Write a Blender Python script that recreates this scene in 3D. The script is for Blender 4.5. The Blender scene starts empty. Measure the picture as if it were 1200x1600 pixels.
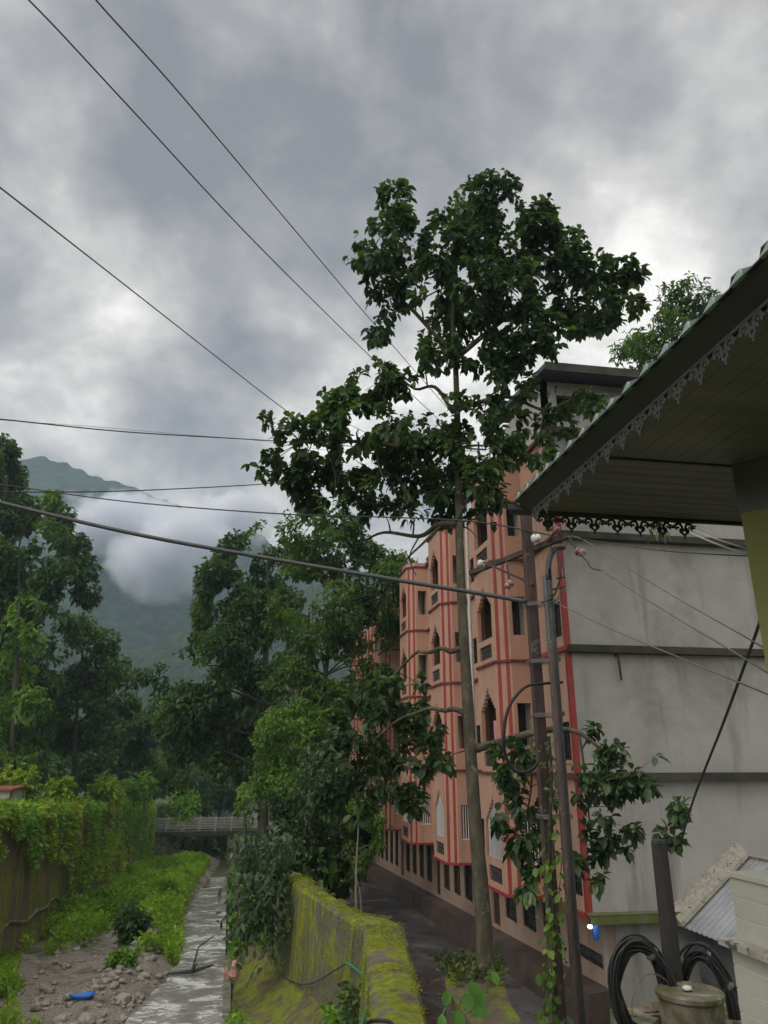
import bpy, math, random
import numpy as np
from mathutils import Vector, noise as mnoise
random.seed(7); RNG = np.random.default_rng(7)
S = bpy.context.scene
COL = S.collection
# ------------------------------------------------------------------ camera
PITCH = math.radians(18.8); YAW = math.radians(9.66); F = 1134.0
cd = bpy.data.cameras.new('camera'); cam = bpy.data.objects.new('camera', cd); COL.objects.link(cam)
cam.location = (0, 0, 0); cam.rotation_euler = (math.pi/2 + PITCH, 0, -YAW)
cd.sensor_width = 36; cd.lens = F/1600*36; cd.clip_start = 0.05; cd.clip_end = 6000
S.camera = cam
S.render.resolution_x = 768; S.render.resolution_y = 1024
S.view_settings.view_transform = 'Standard'; S.view_settings.look = 'None'
S.view_settings.gamma = 1; S.view_settings.exposure = 0.40
# ------------------------------------------------------------------ world: overcast monsoon sky
W = bpy.data.worlds.new('World'); S.world = W; W.use_nodes = True
nt = W.node_tree; nt.nodes.clear()
def N(t, typ, **kw):
    n = t.nodes.new(typ)
    for k, v in kw.items():
        if k.startswith('i_'):
            key = k[2:]
            key = int(key) if key.isdigit() else key.replace('_', ' ')
            n.inputs[key].default_value = v
        else: setattr(n, k, v)
    return n
def ramp(t, stops, fac=None, interp='LINEAR'):
    r = t.nodes.new('ShaderNodeValToRGB'); r.color_ramp.interpolation = interp
    e = r.color_ramp.elements
    while len(e) > 1: e.remove(e[-1])
    e[0].position = stops[0][0]; e[0].color = (*stops[0][1], 1)
    for p, c in stops[1:]:
        q = e.new(p); q.color = (*c, 1)
    if fac: t.links.new(fac, r.inputs[0])
    return r.outputs[0]
def mth(t, op, a, b=None, clamp=False):
    n = t.nodes.new('ShaderNodeMath'); n.operation = op; n.use_clamp = clamp
    for i, v in enumerate((a, b)):
        if v is None: continue
        if hasattr(v, 'is_linked'): t.links.new(v, n.inputs[i])
        else: n.inputs[i].default_value = v
    return n.outputs[0]
def mixc(t, f, a, b, mode='MIX'):
    n = t.nodes.new('ShaderNodeMix'); n.data_type = 'RGBA'; n.blend_type = mode
    for i, v in ((0, f), (6, a), (7, b)):
        if hasattr(v, 'is_linked'): t.links.new(v, n.inputs[i])
        elif i == 0: n.inputs[0].default_value = v
        else: n.inputs[i].default_value = (*v, 1)
    return n.outputs[2]
SUN_EL, SUN_AZ = math.radians(48), math.radians(-125)     # azimuth measured from +Y towards +X
def PXDIR(x, y):
    v = 800-y; X = x-600; Yp = F*math.cos(PITCH)-v*math.sin(PITCH); Z = F*math.sin(PITCH)+v*math.cos(PITCH)
    return Vector((X*math.cos(YAW)+Yp*math.sin(YAW), -X*math.sin(YAW)+Yp*math.cos(YAW), Z)).normalized()
tc = N(nt, 'ShaderNodeTexCoord'); G = tc.outputs['Generated']
sep = N(nt, 'ShaderNodeSeparateXYZ'); nt.links.new(G, sep.inputs[0])
zz = mth(nt, 'ADD', mth(nt, 'MAXIMUM', sep.outputs[2], 0.0), 0.62)
comb = N(nt, 'ShaderNodeCombineXYZ')
nt.links.new(mth(nt, 'DIVIDE', sep.outputs[0], zz), comb.inputs[0])
nt.links.new(mth(nt, 'DIVIDE', sep.outputs[1], zz), comb.inputs[1])
comb.inputs[2].default_value = 3.7
def wnoise(scale, detail, dist=0.0, rough=.55):
    n = N(nt, 'ShaderNodeTexNoise', i_Scale=scale, i_Detail=detail, i_Distortion=dist, i_Roughness=rough)
    nt.links.new(comb.outputs[0], n.inputs[0]); return n.outputs[0]
n1 = wnoise(2.3, 7, .12, .56); n2 = wnoise(6.5, 7, .15, .58)
cl = mth(nt, 'ADD', mth(nt, 'ADD', mth(nt, 'MULTIPLY', n1, 1.40), mth(nt, 'MULTIPLY', n2, .95)), -.665)
def lobe(px, py, sharp, amp):
    d = PXDIR(px, py)
    vm = N(nt, 'ShaderNodeVectorMath', operation='DOT_PRODUCT'); nt.links.new(G, vm.inputs[0]); vm.inputs[1].default_value = d
    return mth(nt, 'MULTIPLY', mth(nt, 'POWER', mth(nt, 'MAXIMUM', vm.outputs['Value'], 0.0), sharp), amp)
for l in (lobe(1060, 400, 60, .13), lobe(940, 560, 90, .10), lobe(560, 380, 9, .05), lobe(300, 90, 260, .12), lobe(90, 310, 200, .05),
          lobe(-20, 560, 14, -.10), lobe(330, 170, 150, -.05), lobe(860, 60, 30, -.08), lobe(1040, 250, 200, -.08), lobe(1090, 30, 90, .05),
          lobe(420, 800, 60, .12), lobe(170, 500, 300, .07), lobe(20, 470, 120, .06), lobe(250, 745, 400, .10)):
    cl = mth(nt, 'ADD', cl, l)
skycol = ramp(nt, [(0.28, (.138, .132, .136)), (.45, (.232, .220, .217)), (.55, (.32, .302, .286)), (.66, (.44, .418, .388)), (.82, (.72, .69, .645))], cl)
skytex = N(nt, 'ShaderNodeTexSky', sky_type='NISHITA', sun_disc=False, sun_elevation=SUN_EL, sun_rotation=SUN_AZ)
nsk = mixc(nt, 1.0, skytex.outputs[0], (.08, .08, .08), 'MULTIPLY')
skyc = mixc(nt, .05, skycol, nsk)
# overcast zenith is brighter; boosted above the frame to light the scene
zb = mth(nt, 'MULTIPLY', mth(nt, 'MAXIMUM', mth(nt, 'SUBTRACT', sep.outputs[2], .82), 0.0), 4.0, True)
skyc = mixc(nt, zb, skyc, (1.55, 1.50, 1.46))
# bright sky lobe added unseen behind the viewer, sun side, to light walls
vm = N(nt, 'ShaderNodeVectorMath', operation='DOT_PRODUCT'); nt.links.new(G, vm.inputs[0]); vm.inputs[1].default_value = Vector((-.62, -.66, .42)).normalized()
bk = mth(nt, 'MULTIPLY', mth(nt, 'POWER', mth(nt, 'MAXIMUM', vm.outputs['Value'], 0.0), 3.0), .30)
skyc = mixc(nt, bk, skyc, (1.9, 1.85, 1.78))
bg = N(nt, 'ShaderNodeBackground', i_Strength=1.38); nt.links.new(skyc, bg.inputs[0])
wo = N(nt, 'ShaderNodeOutputWorld'); nt.links.new(bg.outputs[0], wo.inputs[0])
sl = bpy.data.lights.new('sun', 'SUN'); sl.energy = 0.55; sl.angle = math.radians(25); sl.color = (1, .97, .92)
sun = bpy.data.objects.new('sun', sl); COL.objects.link(sun)
sd = Vector((math.sin(SUN_AZ)*math.cos(SUN_EL), math.cos(SUN_AZ)*math.cos(SUN_EL), math.sin(SUN_EL)))
sun.rotation_euler = (-sd).to_track_quat('-Z', 'Y').to_euler()
# ------------------------------------------------------------------ helpers
CP, SP, CY, SY = math.cos(PITCH), math.sin(PITCH), math.cos(YAW), math.sin(YAW)
def ray(x, y):
    v = 800-y; X = x-600; Yp = F*CP-v*SP; Z = F*SP+v*CP
    return Vector((X*CY+Yp*SY, -X*SY+Yp*CY, Z)), Yp
def at(x, y, d):                       # point seen at photo pixel x,y and horizontal distance d ahead
    r, Yp = ray(x, y); return r*(d/Yp)
def atz(x, y, z): r, _ = ray(x, y); return r*(z/r.z)
def atX(x, y, X): r, _ = ray(x, y); return r*(X/r.x)
def atY(x, y, Y): r, _ = ray(x, y); return r*(Y/r.y)
def face(px, py, off=.10):
    r_, _ = ray(px, py); p_ = r_*((3.07+.187*21.3-.12)/(r_.x+.187*r_.y)); return p_-Vector((.98, .18, 0))*off-Vector((0, off*1.5, 0))
WL = {}
def link(o): COL.objects.link(o); return o
def tag(o, label=None, cat=None, group=None, kind=None):
    if label: o['label'] = label
    if cat: o['category'] = cat
    if group: o['group'] = group
    if kind: o['kind'] = kind
    return o
def empty(name, loc, label, cat, group=None):
    o = bpy.data.objects.new(name, None); o.location = loc; o.empty_display_size = .2
    link(o); WL[o.name] = Vector(loc); return tag(o, label, cat, group)
class MB:
    def __init__(s): s.v = []; s.f = []
    def add(s, vs, fs):
        k = len(s.v); s.v += [tuple(p) for p in vs]; s.f += [tuple(i+k for i in f) for f in fs]
    def quad(s, a, b, c, d): s.add((a, b, c, d), ((0, 1, 2, 3),))
    def hexa(s, p): s.add(p, ((3, 2, 1, 0), (4, 5, 6, 7), (0, 1, 5, 4), (1, 2, 6, 5), (2, 3, 7, 6), (3, 0, 4, 7)))
    def box(s, x0, y0, z0, x1, y1, z1):
        s.hexa([(x0, y0, z0), (x1, y0, z0), (x1, y1, z0), (x0, y1, z0), (x0, y0, z1), (x1, y0, z1), (x1, y1, z1), (x0, y1, z1)])
    def prism(s, poly, z0, z1):         # poly: list of (x,y) counter-clockwise
        n = len(poly)
        z0f = z0 if callable(z0) else (lambda x, y: z0); z1f = z1 if callable(z1) else (lambda x, y: z1)
        vs = [(x, y, z0f(x, y)) for x, y in poly]+[(x, y, z1f(x, y)) for x, y in poly]
        s.add(vs, [tuple(range(n-1, -1, -1)), tuple(range(n, 2*n))]+[(i, (i+1) % n, n+(i+1) % n, n+i) for i in range(n)])
    def bar(s, a, b, w, h=None, up=(0, 0, 1)):
        h = h or w; a = Vector(a); b = Vector(b); d = (b-a).normalized(); u = Vector(up)
        if abs(d.dot(u)) > .97: u = Vector((1, 0, 0))
        r = d.cross(u).normalized()*(w/2); q = r.cross(d).normalized()*(h/2)
        s.hexa([a-r-q, a+r-q, b+r-q, b-r-q, a-r+q, a+r+q, b+r+q, b-r+q])
    def tube(s, pts, rad, n=8, caps=True, jit=0):
        pts = [Vector(p) for p in pts]; m = len(pts)
        rad = rad if isinstance(rad, (list, tuple)) else [rad]*m
        vs = []; prev = None
        for i, p in enumerate(pts):
            t = (pts[min(i+1, m-1)]-pts[max(i-1, 0)])
            t = t.normalized() if t.length > 1e-9 else Vector((0, 0, 1))
            if prev is None:
                a = Vector((0, 0, 1)) if abs(t.z) < .9 else Vector((1, 0, 0)); u = t.cross(a).normalized()
            else:
                u = (prev-t*prev.dot(t)); u = u.normalized() if u.length > 1e-6 else t.orthogonal().normalized()
            prev = u; w = t.cross(u)
            for k in range(n):
                an = 2*math.pi*k/n; rr = rad[i]*(1+(random.uniform(-jit, jit) if jit else 0))
                vs.append(p+(u*math.cos(an)+w*math.sin(an))*rr)
        fs = [(i*n+k, i*n+(k+1) % n, (i+1)*n+(k+1) % n, (i+1)*n+k) for i in range(m-1) for k in range(n)]
        if caps: fs += [tuple(range(n-1, -1, -1)), tuple(range((m-1)*n, m*n))]
        s.add(vs, fs)
    def lathe(s, c, axis, prof, n=12):  # prof: (along, radius)
        c = Vector(c); ax = Vector(axis).normalized()
        s.tube([c+ax*(p[0]+1e-5*i) for i, p in enumerate(prof)], [max(p[1], 1e-4) for p in prof], n)
    def ball(s, c, r, n=10, m=7, nz=0, seed=0):
        r = r if isinstance(r, (list, tuple)) else (r, r, r); vs = []
        for i in range(m+1):
            th = math.pi*i/m
            for k in range(n):
                ph = 2*math.pi*k/n
                d = Vector((math.sin(th)*math.cos(ph), math.sin(th)*math.sin(ph), math.cos(th)))
                q = 1+(nz*mnoise.noise(d*1.6+Vector((seed*7.3, seed*1.7, 0))) if nz else 0)
                vs.append((c[0]+d.x*r[0]*q, c[1]+d.y*r[1]*q, c[2]+d.z*r[2]*q))
        s.add(vs, [(i*n+k, (i+1)*n+k, (i+1)*n+(k+1) % n, i*n+(k+1) % n) for i in range(m) for k in range(n)])
    def panel(s, o, u, nrm, th, U0, U1, Z0, Z1, holes=()):   # wall in the u/z plane, outer face at o, inner at o - nrm*th
        o = Vector(o); u = Vector(u); nn = Vector(nrm); zv = Vector((0, 0, 1))
        us = sorted({U0, U1, *[min(max(h[0], U0), U1) for h in holes], *[min(max(h[1], U0), U1) for h in holes]})
        zs = sorted({Z0, Z1, *[min(max(h[2], Z0), Z1) for h in holes], *[min(max(h[3], Z0), Z1) for h in holes]})
        def solid(i, j):
            if i < 0 or j < 0 or i >= len(us)-1 or j >= len(zs)-1: return False
            cu = (us[i]+us[i+1])/2; cz = (zs[j]+zs[j+1])/2
            return not any(h[0] < cu < h[1] and h[2] < cz < h[3] for h in holes)
        P = lambda a, z, k: o+u*a+zv*z-nn*(th*k)
        for i in range(len(us)-1):
            for j in range(len(zs)-1):
                if not solid(i, j): continue
                a, b, c, d = us[i], us[i+1], zs[j], zs[j+1]
                s.quad(P(a, c, 0), P(b, c, 0), P(b, d, 0), P(a, d, 0)); s.quad(P(a, d, 1), P(b, d, 1), P(b, c, 1), P(a, c, 1))
                if not solid(i-1, j): s.quad(P(a, c, 1), P(a, c, 0), P(a, d, 0), P(a, d, 1))
                if not solid(i+1, j): s.quad(P(b, c, 0), P(b, c, 1), P(b, d, 1), P(b, d, 0))
                if not solid(i, j-1): s.quad(P(a, c, 1), P(b, c, 1), P(b, c, 0), P(a, c, 0))
                if not solid(i, j+1): s.quad(P(a, d, 0), P(b, d, 0), P(b, d, 1), P(a, d, 1))
    def build(s, name, mat, parent=None, origin=None, smooth=False):
        me = bpy.data.meshes.new(name)
        pw = WL[parent.name] if parent else Vector((0, 0, 0))
        if origin is None:
            if parent: origin = pw
            else:
                a = np.array(s.v); origin = Vector(((a[:, 0].min()+a[:, 0].max())/2, (a[:, 1].min()+a[:, 1].max())/2, a[:, 2].min()))
        origin = Vector(origin)
        me.from_pydata([(p[0]-origin.x, p[1]-origin.y, p[2]-origin.z) for p in s.v], [], s.f)
        me.materials.append(mat)
        if smooth: me.polygons.foreach_set('use_smooth', [True]*len(me.polygons))
        o = bpy.data.objects.new(name, me); link(o); WL[o.name] = origin
        if parent: o.parent = parent
        o.location = origin-pw
        return o
def copy_tree(o, parent=None):
    c = o.copy(); COL.objects.link(c); c.parent = parent
    WL[c.name] = WL[o.name].copy()
    for ch in list(o.children): copy_tree(ch, c)
    return c
# ------------------------------------------------------------------ materials
def newmat(name):
    m = bpy.data.materials.new(name); m.use_nodes = True; t = m.node_tree; t.nodes.clear()
    out = N(t, 'ShaderNodeOutputMaterial'); b = N(t, 'ShaderNodeBsdfPrincipled'); t.links.new(b.outputs[0], out.inputs[0])
    return m, t, b, out
def tex(t, scale, detail=5, rough=.6, stretch=None, dist=0, kind='ShaderNodeTexNoise'):
    c = N(t, 'ShaderNodeTexCoord'); v = c.outputs['Object']
    if stretch:
        mp = N(t, 'ShaderNodeMapping'); mp.inputs['Scale'].default_value = stretch; t.links.new(v, mp.inputs[0]); v = mp.outputs[0]
    n = N(t, kind); n.inputs['Scale'].default_value = scale
    if kind == 'ShaderNodeTexNoise':
        n.inputs['Detail'].default_value = detail; n.inputs['Roughness'].default_value = rough; n.inputs['Distortion'].default_value = dist
    t.links.new(v, n.inputs['Vector']); return n.outputs[0]
def bump(t, b, h, strength=.3, dist=.02):
    n = N(t, 'ShaderNodeBump'); n.inputs['Strength'].default_value = strength; n.inputs['Distance'].default_value = dist
    t.links.new(h, n.inputs['Height']); t.links.new(n.outputs[0], b.inputs['Normal'])
def surf(name, c1, c2, scale=2, rough=.8, stops=(.35, .65), c3=None, s3=.6, r3=(.5, .65), stretch=None, bs=.25, bsc=30, bd=.01, metal=0, streak=None):
    m, t, b, _ = newmat(name)
    f = tex(t, scale, 6, .6, stretch)
    col = ramp(t, [(stops[0], c1), (stops[1], c2)], f)
    if c3:
        f3 = ramp(t, [(r3[0], (0, 0, 0)), (r3[1], (1, 1, 1))], tex(t, s3, 6, .65, dist=.4)); col = mixc(t, f3, col, c3)
    if streak:
        fs = ramp(t, [(streak[1], (0, 0, 0)), (streak[2], (1, 1, 1))], tex(t, streak[3], 4, .6, (1, 1, .12))); col = mixc(t, fs, col, streak[0])
    t.links.new(col, b.inputs['Base Color']); b.inputs['Roughness'].default_value = rough; b.inputs['Metallic'].default_value = metal
    if bs: bump(t, b, tex(t, bsc, 5, .6), bs, bd)
    return m
M = {}
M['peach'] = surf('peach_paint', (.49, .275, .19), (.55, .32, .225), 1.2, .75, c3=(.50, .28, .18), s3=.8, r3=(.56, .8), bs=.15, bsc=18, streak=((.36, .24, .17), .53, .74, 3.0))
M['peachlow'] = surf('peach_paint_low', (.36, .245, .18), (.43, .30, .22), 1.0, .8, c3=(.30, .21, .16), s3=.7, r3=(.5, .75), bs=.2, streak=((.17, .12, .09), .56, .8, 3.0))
M['red'] = surf('red_paint', (.30, .035, .028), (.37, .05, .04), 2, .6, bs=.1)
M['darkred'] = surf('weathered_red_ledge', (.20, .045, .035), (.10, .03, .025), 3, .75)
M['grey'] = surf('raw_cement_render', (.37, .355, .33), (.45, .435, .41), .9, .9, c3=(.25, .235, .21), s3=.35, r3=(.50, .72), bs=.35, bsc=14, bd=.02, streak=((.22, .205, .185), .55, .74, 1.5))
M['ledge'] = surf('mould_and_undershade_cement', (.035, .033, .027), (.085, .078, .064), 1.4, .95, c3=(.045, .052, .02), s3=1.1, r3=(.5, .7), bs=.4)  # mould and moss stains, darkened further for the shadow under slab edges
M['mossledge'] = surf('mossy_cement', (.14, .15, .05), (.20, .19, .12), 1.8, .95, c3=(.10, .15, .02), s3=1.4, r3=(.4, .6))
M['plinth'] = surf('dark_brown_plinth', (.075, .05, .04), (.11, .078, .062), 1.5, .6, c3=(.05, .04, .035), s3=1, bs=.2)
M['dark'] = surf('dark_interior', (.012, .011, .011), (.02, .018, .017), 2, .7, bs=0)
M['glass'] = surf('dusty_window_glass', (.035, .04, .045), (.07, .075, .08), 1.5, .12, bs=0)
M['door'] = surf('brown_door', (.05, .025, .018), (.07, .035, .025), 3, .5)
M['inner'] = surf('pale_inner_wall', (.42, .38, .32), (.48, .44, .37), 1.5, .85)
M['archshade'] = surf('brown_arch_shade', (.10, .075, .06), (.13, .10, .08), 2, .8)  # brown standing in for the shade inside the bay arches
M['white'] = surf('white_paint', (.62, .61, .58), (.72, .71, .68), 3, .5, bs=.1)
M['railgrey'] = surf('grey_white_rail_paint', (.36, .35, .32), (.45, .44, .41), 3, .7)
M['iron'] = surf('black_iron', (.02, .02, .02), (.04, .035, .03), 12, .5)
M['pipeblue'] = surf('pale_blue_pipe', (.30, .40, .52), (.38, .47, .57), 3, .5, bs=0)
M['blue'] = surf('blue_plastic', (.02, .14, .55), (.03, .18, .62), 3, .45, bs=0)
M['concrete'] = surf('aged_concrete', (.17, .15, .12), (.27, .245, .20), 2.2, .9, c3=(.085, .10, .028), s3=2.6, r3=(.46, .60), bs=.4)
M['fabricpink'] = surf('pink_cloth', (.62, .22, .28), (.68, .28, .34), 6, .9, bs=.1)
M['fabricblue'] = surf('blue_cloth', (.16, .30, .52), (.2, .36, .6), 6, .9, bs=.1)
M['wire'] = surf('black_cable', (.02, .02, .02), (.03, .03, .03), 5, .5, bs=0)
M['cablegrey'] = surf('weathered_grey_cable', (.045, .05, .05), (.07, .075, .07), 9, .55, bs=.1)
M['wiregrey'] = surf('bare_aluminium_wire', (.14, .13, .12), (.2, .19, .18), 5, .45, bs=0)
M['wirepale'] = surf('pale_green_wire', (.38, .42, .38), (.45, .48, .44), 5, .5, bs=0)
M['rust'] = surf('rusty_steel', (.045, .033, .028), (.10, .062, .05), 6, .85, c3=(.20, .17, .15), s3=4, r3=(.6, .7), stretch=(1, 1, .35), bs=.4)
M['polegrey'] = surf('galvanised_pole', (.085, .085, .085), (.13, .13, .125), 5, .5, c3=(.06, .045, .035), s3=5, r3=(.55, .7), stretch=(1, 1, .3))
M['porcelain'] = surf('white_porcelain', (.60, .58, .55), (.72, .70, .66), 8, .25, bs=0)
M['porcelainbrown'] = surf('pinkish_brown_porcelain', (.24, .10, .09), (.42, .25, .23), 9, .3, bs=0)
M['fascia'] = surf('dark_fascia_paint', (.045, .042, .038), (.06, .056, .05), 2, .7)
M['soffit'] = surf('dark_varnished_boards', (.145, .14, .14), (.20, .193, .192), 2, .6, stretch=(.2, 4, 1), bs=.15)
M['fret'] = surf('grey_painted_tin_lace', (.06, .058, .053), (.09, .087, .08), 6, .7, bs=0)
M['ribend'] = surf('pale_green_sheet_edge', (.30, .38, .33), (.38, .46, .40), 3, .5, bs=0)
M['roofgreen'] = surf('green_painted_sheet', (.035, .055, .05), (.05, .075, .065), 3, .5, bs=.1)
M['roofdark'] = surf('dark_slate_blue_sheet', (.045, .055, .065), (.07, .08, .09), 3, .6, bs=.1)
M['yellowgreen'] = surf('olive_yellow_wall_paint', (.24, .25, .085), (.29, .30, .11), 1.2, .85, bs=.25)
M['cream'] = surf('cream_painted_block', (.44, .43, .35), (.52, .51, .43), 2.5, .8, c3=(.42, .40, .31), s3=3, r3=(.55, .75), bs=.3)
M['creammortar'] = surf('cream_mortar', (.62, .60, .50), (.68, .66, .56), 4, .85, bs=.3)
M['oldledge'] = surf('flaked_cement_ledge', (.30, .275, .225), (.44, .41, .34), 9, .9, c3=(.10, .085, .07), s3=14, r3=(.58, .64), bs=.6)
M['tin'] = surf('galvanised_roof_sheet', (.30, .315, .33), (.40, .415, .43), 1.8, .5, c3=(.24, .23, .22), s3=1.5, r3=(.5, .7), bs=.1, metal=.0)
M['shedwall'] = surf('dark_grey_render', (.10, .10, .10), (.15, .148, .145), 1.5, .9, c3=(.06, .06, .055), s3=1, bs=.3)
M['bark'] = surf('bark_mottled', (.055, .046, .03), (.13, .115, .075), 6, .9, c3=(.21, .21, .165), s3=4.5, r3=(.60, .66), stretch=(1, 1, .4), bs=.7, bsc=22, bd=.02)
M['barkdark'] = surf('bark_dark', (.035, .03, .024), (.06, .052, .04), 5, .9, stretch=(1, 1, .4), bs=.6, bsc=20)
M['barkpale'] = surf('bark_pale', (.20, .18, .13), (.30, .27, .20), 5, .9, stretch=(1, 1, .5), bs=.4, bsc=20)
M['wood'] = surf('dark_old_wood', (.03, .027, .025), (.055, .048, .042), 5, .85, stretch=(2, 2, .3), bs=.4, bsc=20)
M['rubber'] = surf('black_rubber_cable', (.012, .012, .013), (.025, .025, .026), 8, .5, bs=0)
M['redroof'] = surf('rust_red_roof_sheet', (.18, .06, .035), (.25, .09, .05), 4, .7)
M['stone'] = surf('river_stone', (.24, .21, .175), (.46, .42, .365), 4, .85, c3=(.14, .12, .10), s3=2, bs=.5)
M['gravel'] = surf('gravel', (.16, .135, .105), (.42, .375, .315), 14, .95, c3=(.09, .085, .05), s3=.8, bs=.9, bsc=26, bd=.08)
def leafmat(name, c1, c2, c3=None, trans=.35, scale=.5, rough=.42):
    m, t, b, out = newmat(name)
    g = N(t, 'ShaderNodeNewGeometry')
    col = ramp(t, [(0, c1), (.75, c2), (1, c3 or c2)], g.outputs['Random Per Island'])
    big = ramp(t, [(.35, (.55, .62, .60)), (.65, (1.35, 1.30, 1.1))], tex(t, scale, 3, .5))
    col = mixc(t, 1.0, col, big, 'MULTIPLY')
    t.links.new(col, b.inputs['Base Color']); b.inputs['Roughness'].default_value = rough
    b.inputs['Specular IOR Level'].default_value = .35
    tr = N(t, 'ShaderNodeBsdfTranslucent'); tcol = mixc(t, 1.0, col, (1.5, 1.7, .6), 'MULTIPLY'); t.links.new(tcol, tr.inputs[0])
    mx = N(t, 'ShaderNodeMixShader'); mx.inputs[0].default_value = trans
    t.links.new(b.outputs[0], mx.inputs[1]); t.links.new(tr.outputs[0], mx.inputs[2]); t.links.new(mx.outputs[0], out.inputs[0])
    return m
M['leaf_main'] = leafmat('leaf_big_glossy', (.042, .080, .040), (.074, .125, .056), (.14, .19, .08), .32, .6, .35)
M['leaf_low'] = leafmat('leaf_big_yellowing', (.050, .080, .030), (.085, .13, .04), (.20, .14, .05), .3, .8, .38)
M['leaf_dark'] = leafmat('leaf_dark', (.040, .084, .030), (.080, .140, .042), (.13, .19, .052), .4, .25)
M['leaf_mid'] = leafmat('leaf_mid', (.060, .115, .032), (.10, .175, .045), (.18, .23, .06), .4, .25)
M['leaf_bright'] = leafmat('leaf_bright', (.09, .175, .03), (.14, .25, .045), (.21, .31, .06), .4, .6)
M['leaf_far'] = leafmat('leaf_far', (.050, .100, .034), (.090, .155, .044), None, .4, .12)
M['grass'] = leafmat('grass_blades', (.17, .29, .03), (.26, .40, .04), (.34, .44, .05), .35, .35, .55)
M['vine'] = leafmat('creeper_leaves', (.17, .25, .02), (.26, .36, .03), (.34, .40, .04), .35, .3, .55)
M['vinegreen'] = leafmat('creeper_leaves_green', (.11, .23, .03), (.18, .33, .04), (.26, .39, .05), .35, .3, .55)
M['moss'] = leafmat('moss_tufts', (.14, .18, .012), (.24, .28, .02), (.32, .35, .03), .2, .8, .8)
def leafmesh(name, C, D, Nn, L, Wd, mat, parent=None, detail=1, cup=.18, droop=.15, kind=None):
    """C base points, D axis, Nn approx normal, L length, Wd half width ratio"""
    C = np.asarray(C, float); D = np.asarray(D, float); Nn = np.asarray(Nn, float); L = np.asarray(L, float)
    n = len(C)
    D /= np.linalg.norm(D, axis=1)[:, None]+1e-9
    B = np.cross(D, Nn); B /= np.linalg.norm(B, axis=1)[:, None]+1e-9
    U = np.cross(B, D); L = L[:, None]
    if detail == 2:
        prof = [(0, 0, 0), (.28, -.8, 1), (.30, 0, 0), (.28, .8, 1), (.68, -.95, 1), (.70, 0, 0), (.68, .95, 1), (1, 0, 0)]
        faces = [(0, 1, 2), (0, 2, 3), (1, 4, 5, 2), (2, 5, 6, 3), (4, 7, 5), (5, 7, 6)]
    elif detail == 1:
        prof = [(0, 0, 0), (.5, -1, 1), (1, 0, 0), (.5, 1, 1)]; faces = [(0, 1, 2), (0, 2, 3)]
    else:
        prof = [(0, -.25, 0), (.45, -1, 0), (1, 0, 0), (.45, 1, 0)]; faces = [(0, 1, 2, 3)]
    k = len(prof); V = np.empty((n, k, 3))
    for i, (a, w, c) in enumerate(prof):
        V[:, i] = C+D*(L*a)+B*(L*Wd*w)+U*(L*Wd*cup*2*c)
        V[:, i, 2] -= (L[:, 0]*droop*a*a*2)
    org = Vector((0, 0, 0)); pw = Vector((0, 0, 0))
    if parent: org = WL[parent.name]; pw = org
    V = V.reshape(-1, 3)
    if not parent: org = Vector((float(V[:, 0].mean()), float(V[:, 1].mean()), float(V[:, 2].min())))
    V = V-np.array(org)
    fl = np.concatenate([np.array(f) for f in faces]); ln = np.array([len(f) for f in faces])
    tot = len(fl)
    loops = (np.arange(n)[:, None]*k+fl[None, :]).ravel()
    st = np.concatenate([[0], np.cumsum(ln)[:-1]]); starts = (np.arange(n)[:, None]*tot+st[None, :]).ravel()
    me = bpy.data.meshes.new(name); me.vertices.add(n*k); me.vertices.foreach_set('co', V.astype(np.float32).ravel())
    me.loops.add(len(loops)); me.loops.foreach_set('vertex_index', loops.astype(np.int32))
    me.polygons.add(len(starts)); me.polygons.foreach_set('loop_start', starts.astype(np.int32))
    try: me.polygons.foreach_set('loop_total', np.tile(ln, n).astype(np.int32))
    except Exception: pass
    me.materials.append(mat); me.update(calc_edges=True); me.validate()
    if detail == 2: me.polygons.foreach_set('use_smooth', [True]*len(me.polygons))
    o = bpy.data.objects.new(name, me); link(o); WL[o.name] = Vector(org)
    if parent: o.parent = parent; o.location = (0, 0, 0)
    else: o.location = org
    if kind: o['kind'] = kind
    return o
def rdir(n):
    d = RNG.normal(size=(n, 3)); return d/np.linalg.norm(d, axis=1)[:, None]
def whorls(blobs, dens, per, L, spread=.8, down=.25, shell=2.4, gap=-.15, gs=1.2, zsq=1.0):
    """points on and inside the blobs (centre, radius) -> arrays of leaf base, axis, normal, length; also twig tips"""
    C, D, Q, LL, tips = [], [], [], [], []
    for (c, r) in blobs:
        c = np.array(c); n = max(3, int(dens*r*r)); d = rdir(n)
        rad = r*np.power(RNG.random(n), 1/shell)
        lump = np.array([1+.28*mnoise.noise(Vector(x*1.7+c)) for x in d]) if n < 6000 else 1
        P = c+d*(rad*lump)[:, None]*np.array([1, 1, zsq])
        if gap > -1:
            keep = np.array([mnoise.noise(Vector(p*gs)) > gap for p in P]); P = P[keep]; d = d[keep]
        if not len(P): continue
        tips.append(P)
        for q in range(per):
            dd = rdir(len(P))*spread+d*.55; dd[:, 2] -= down
            C.append(P+rdir(len(P))*L*.12); D.append(dd)
            nn = rdir(len(P))*.55+d*.35; nn[:, 2] += .9; Q.append(nn)
            LL.append(L*RNG.uniform(.45, 1.35, len(P)))
    return np.concatenate(C), np.concatenate(D), np.concatenate(Q), np.concatenate(LL), np.concatenate(tips)
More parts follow.
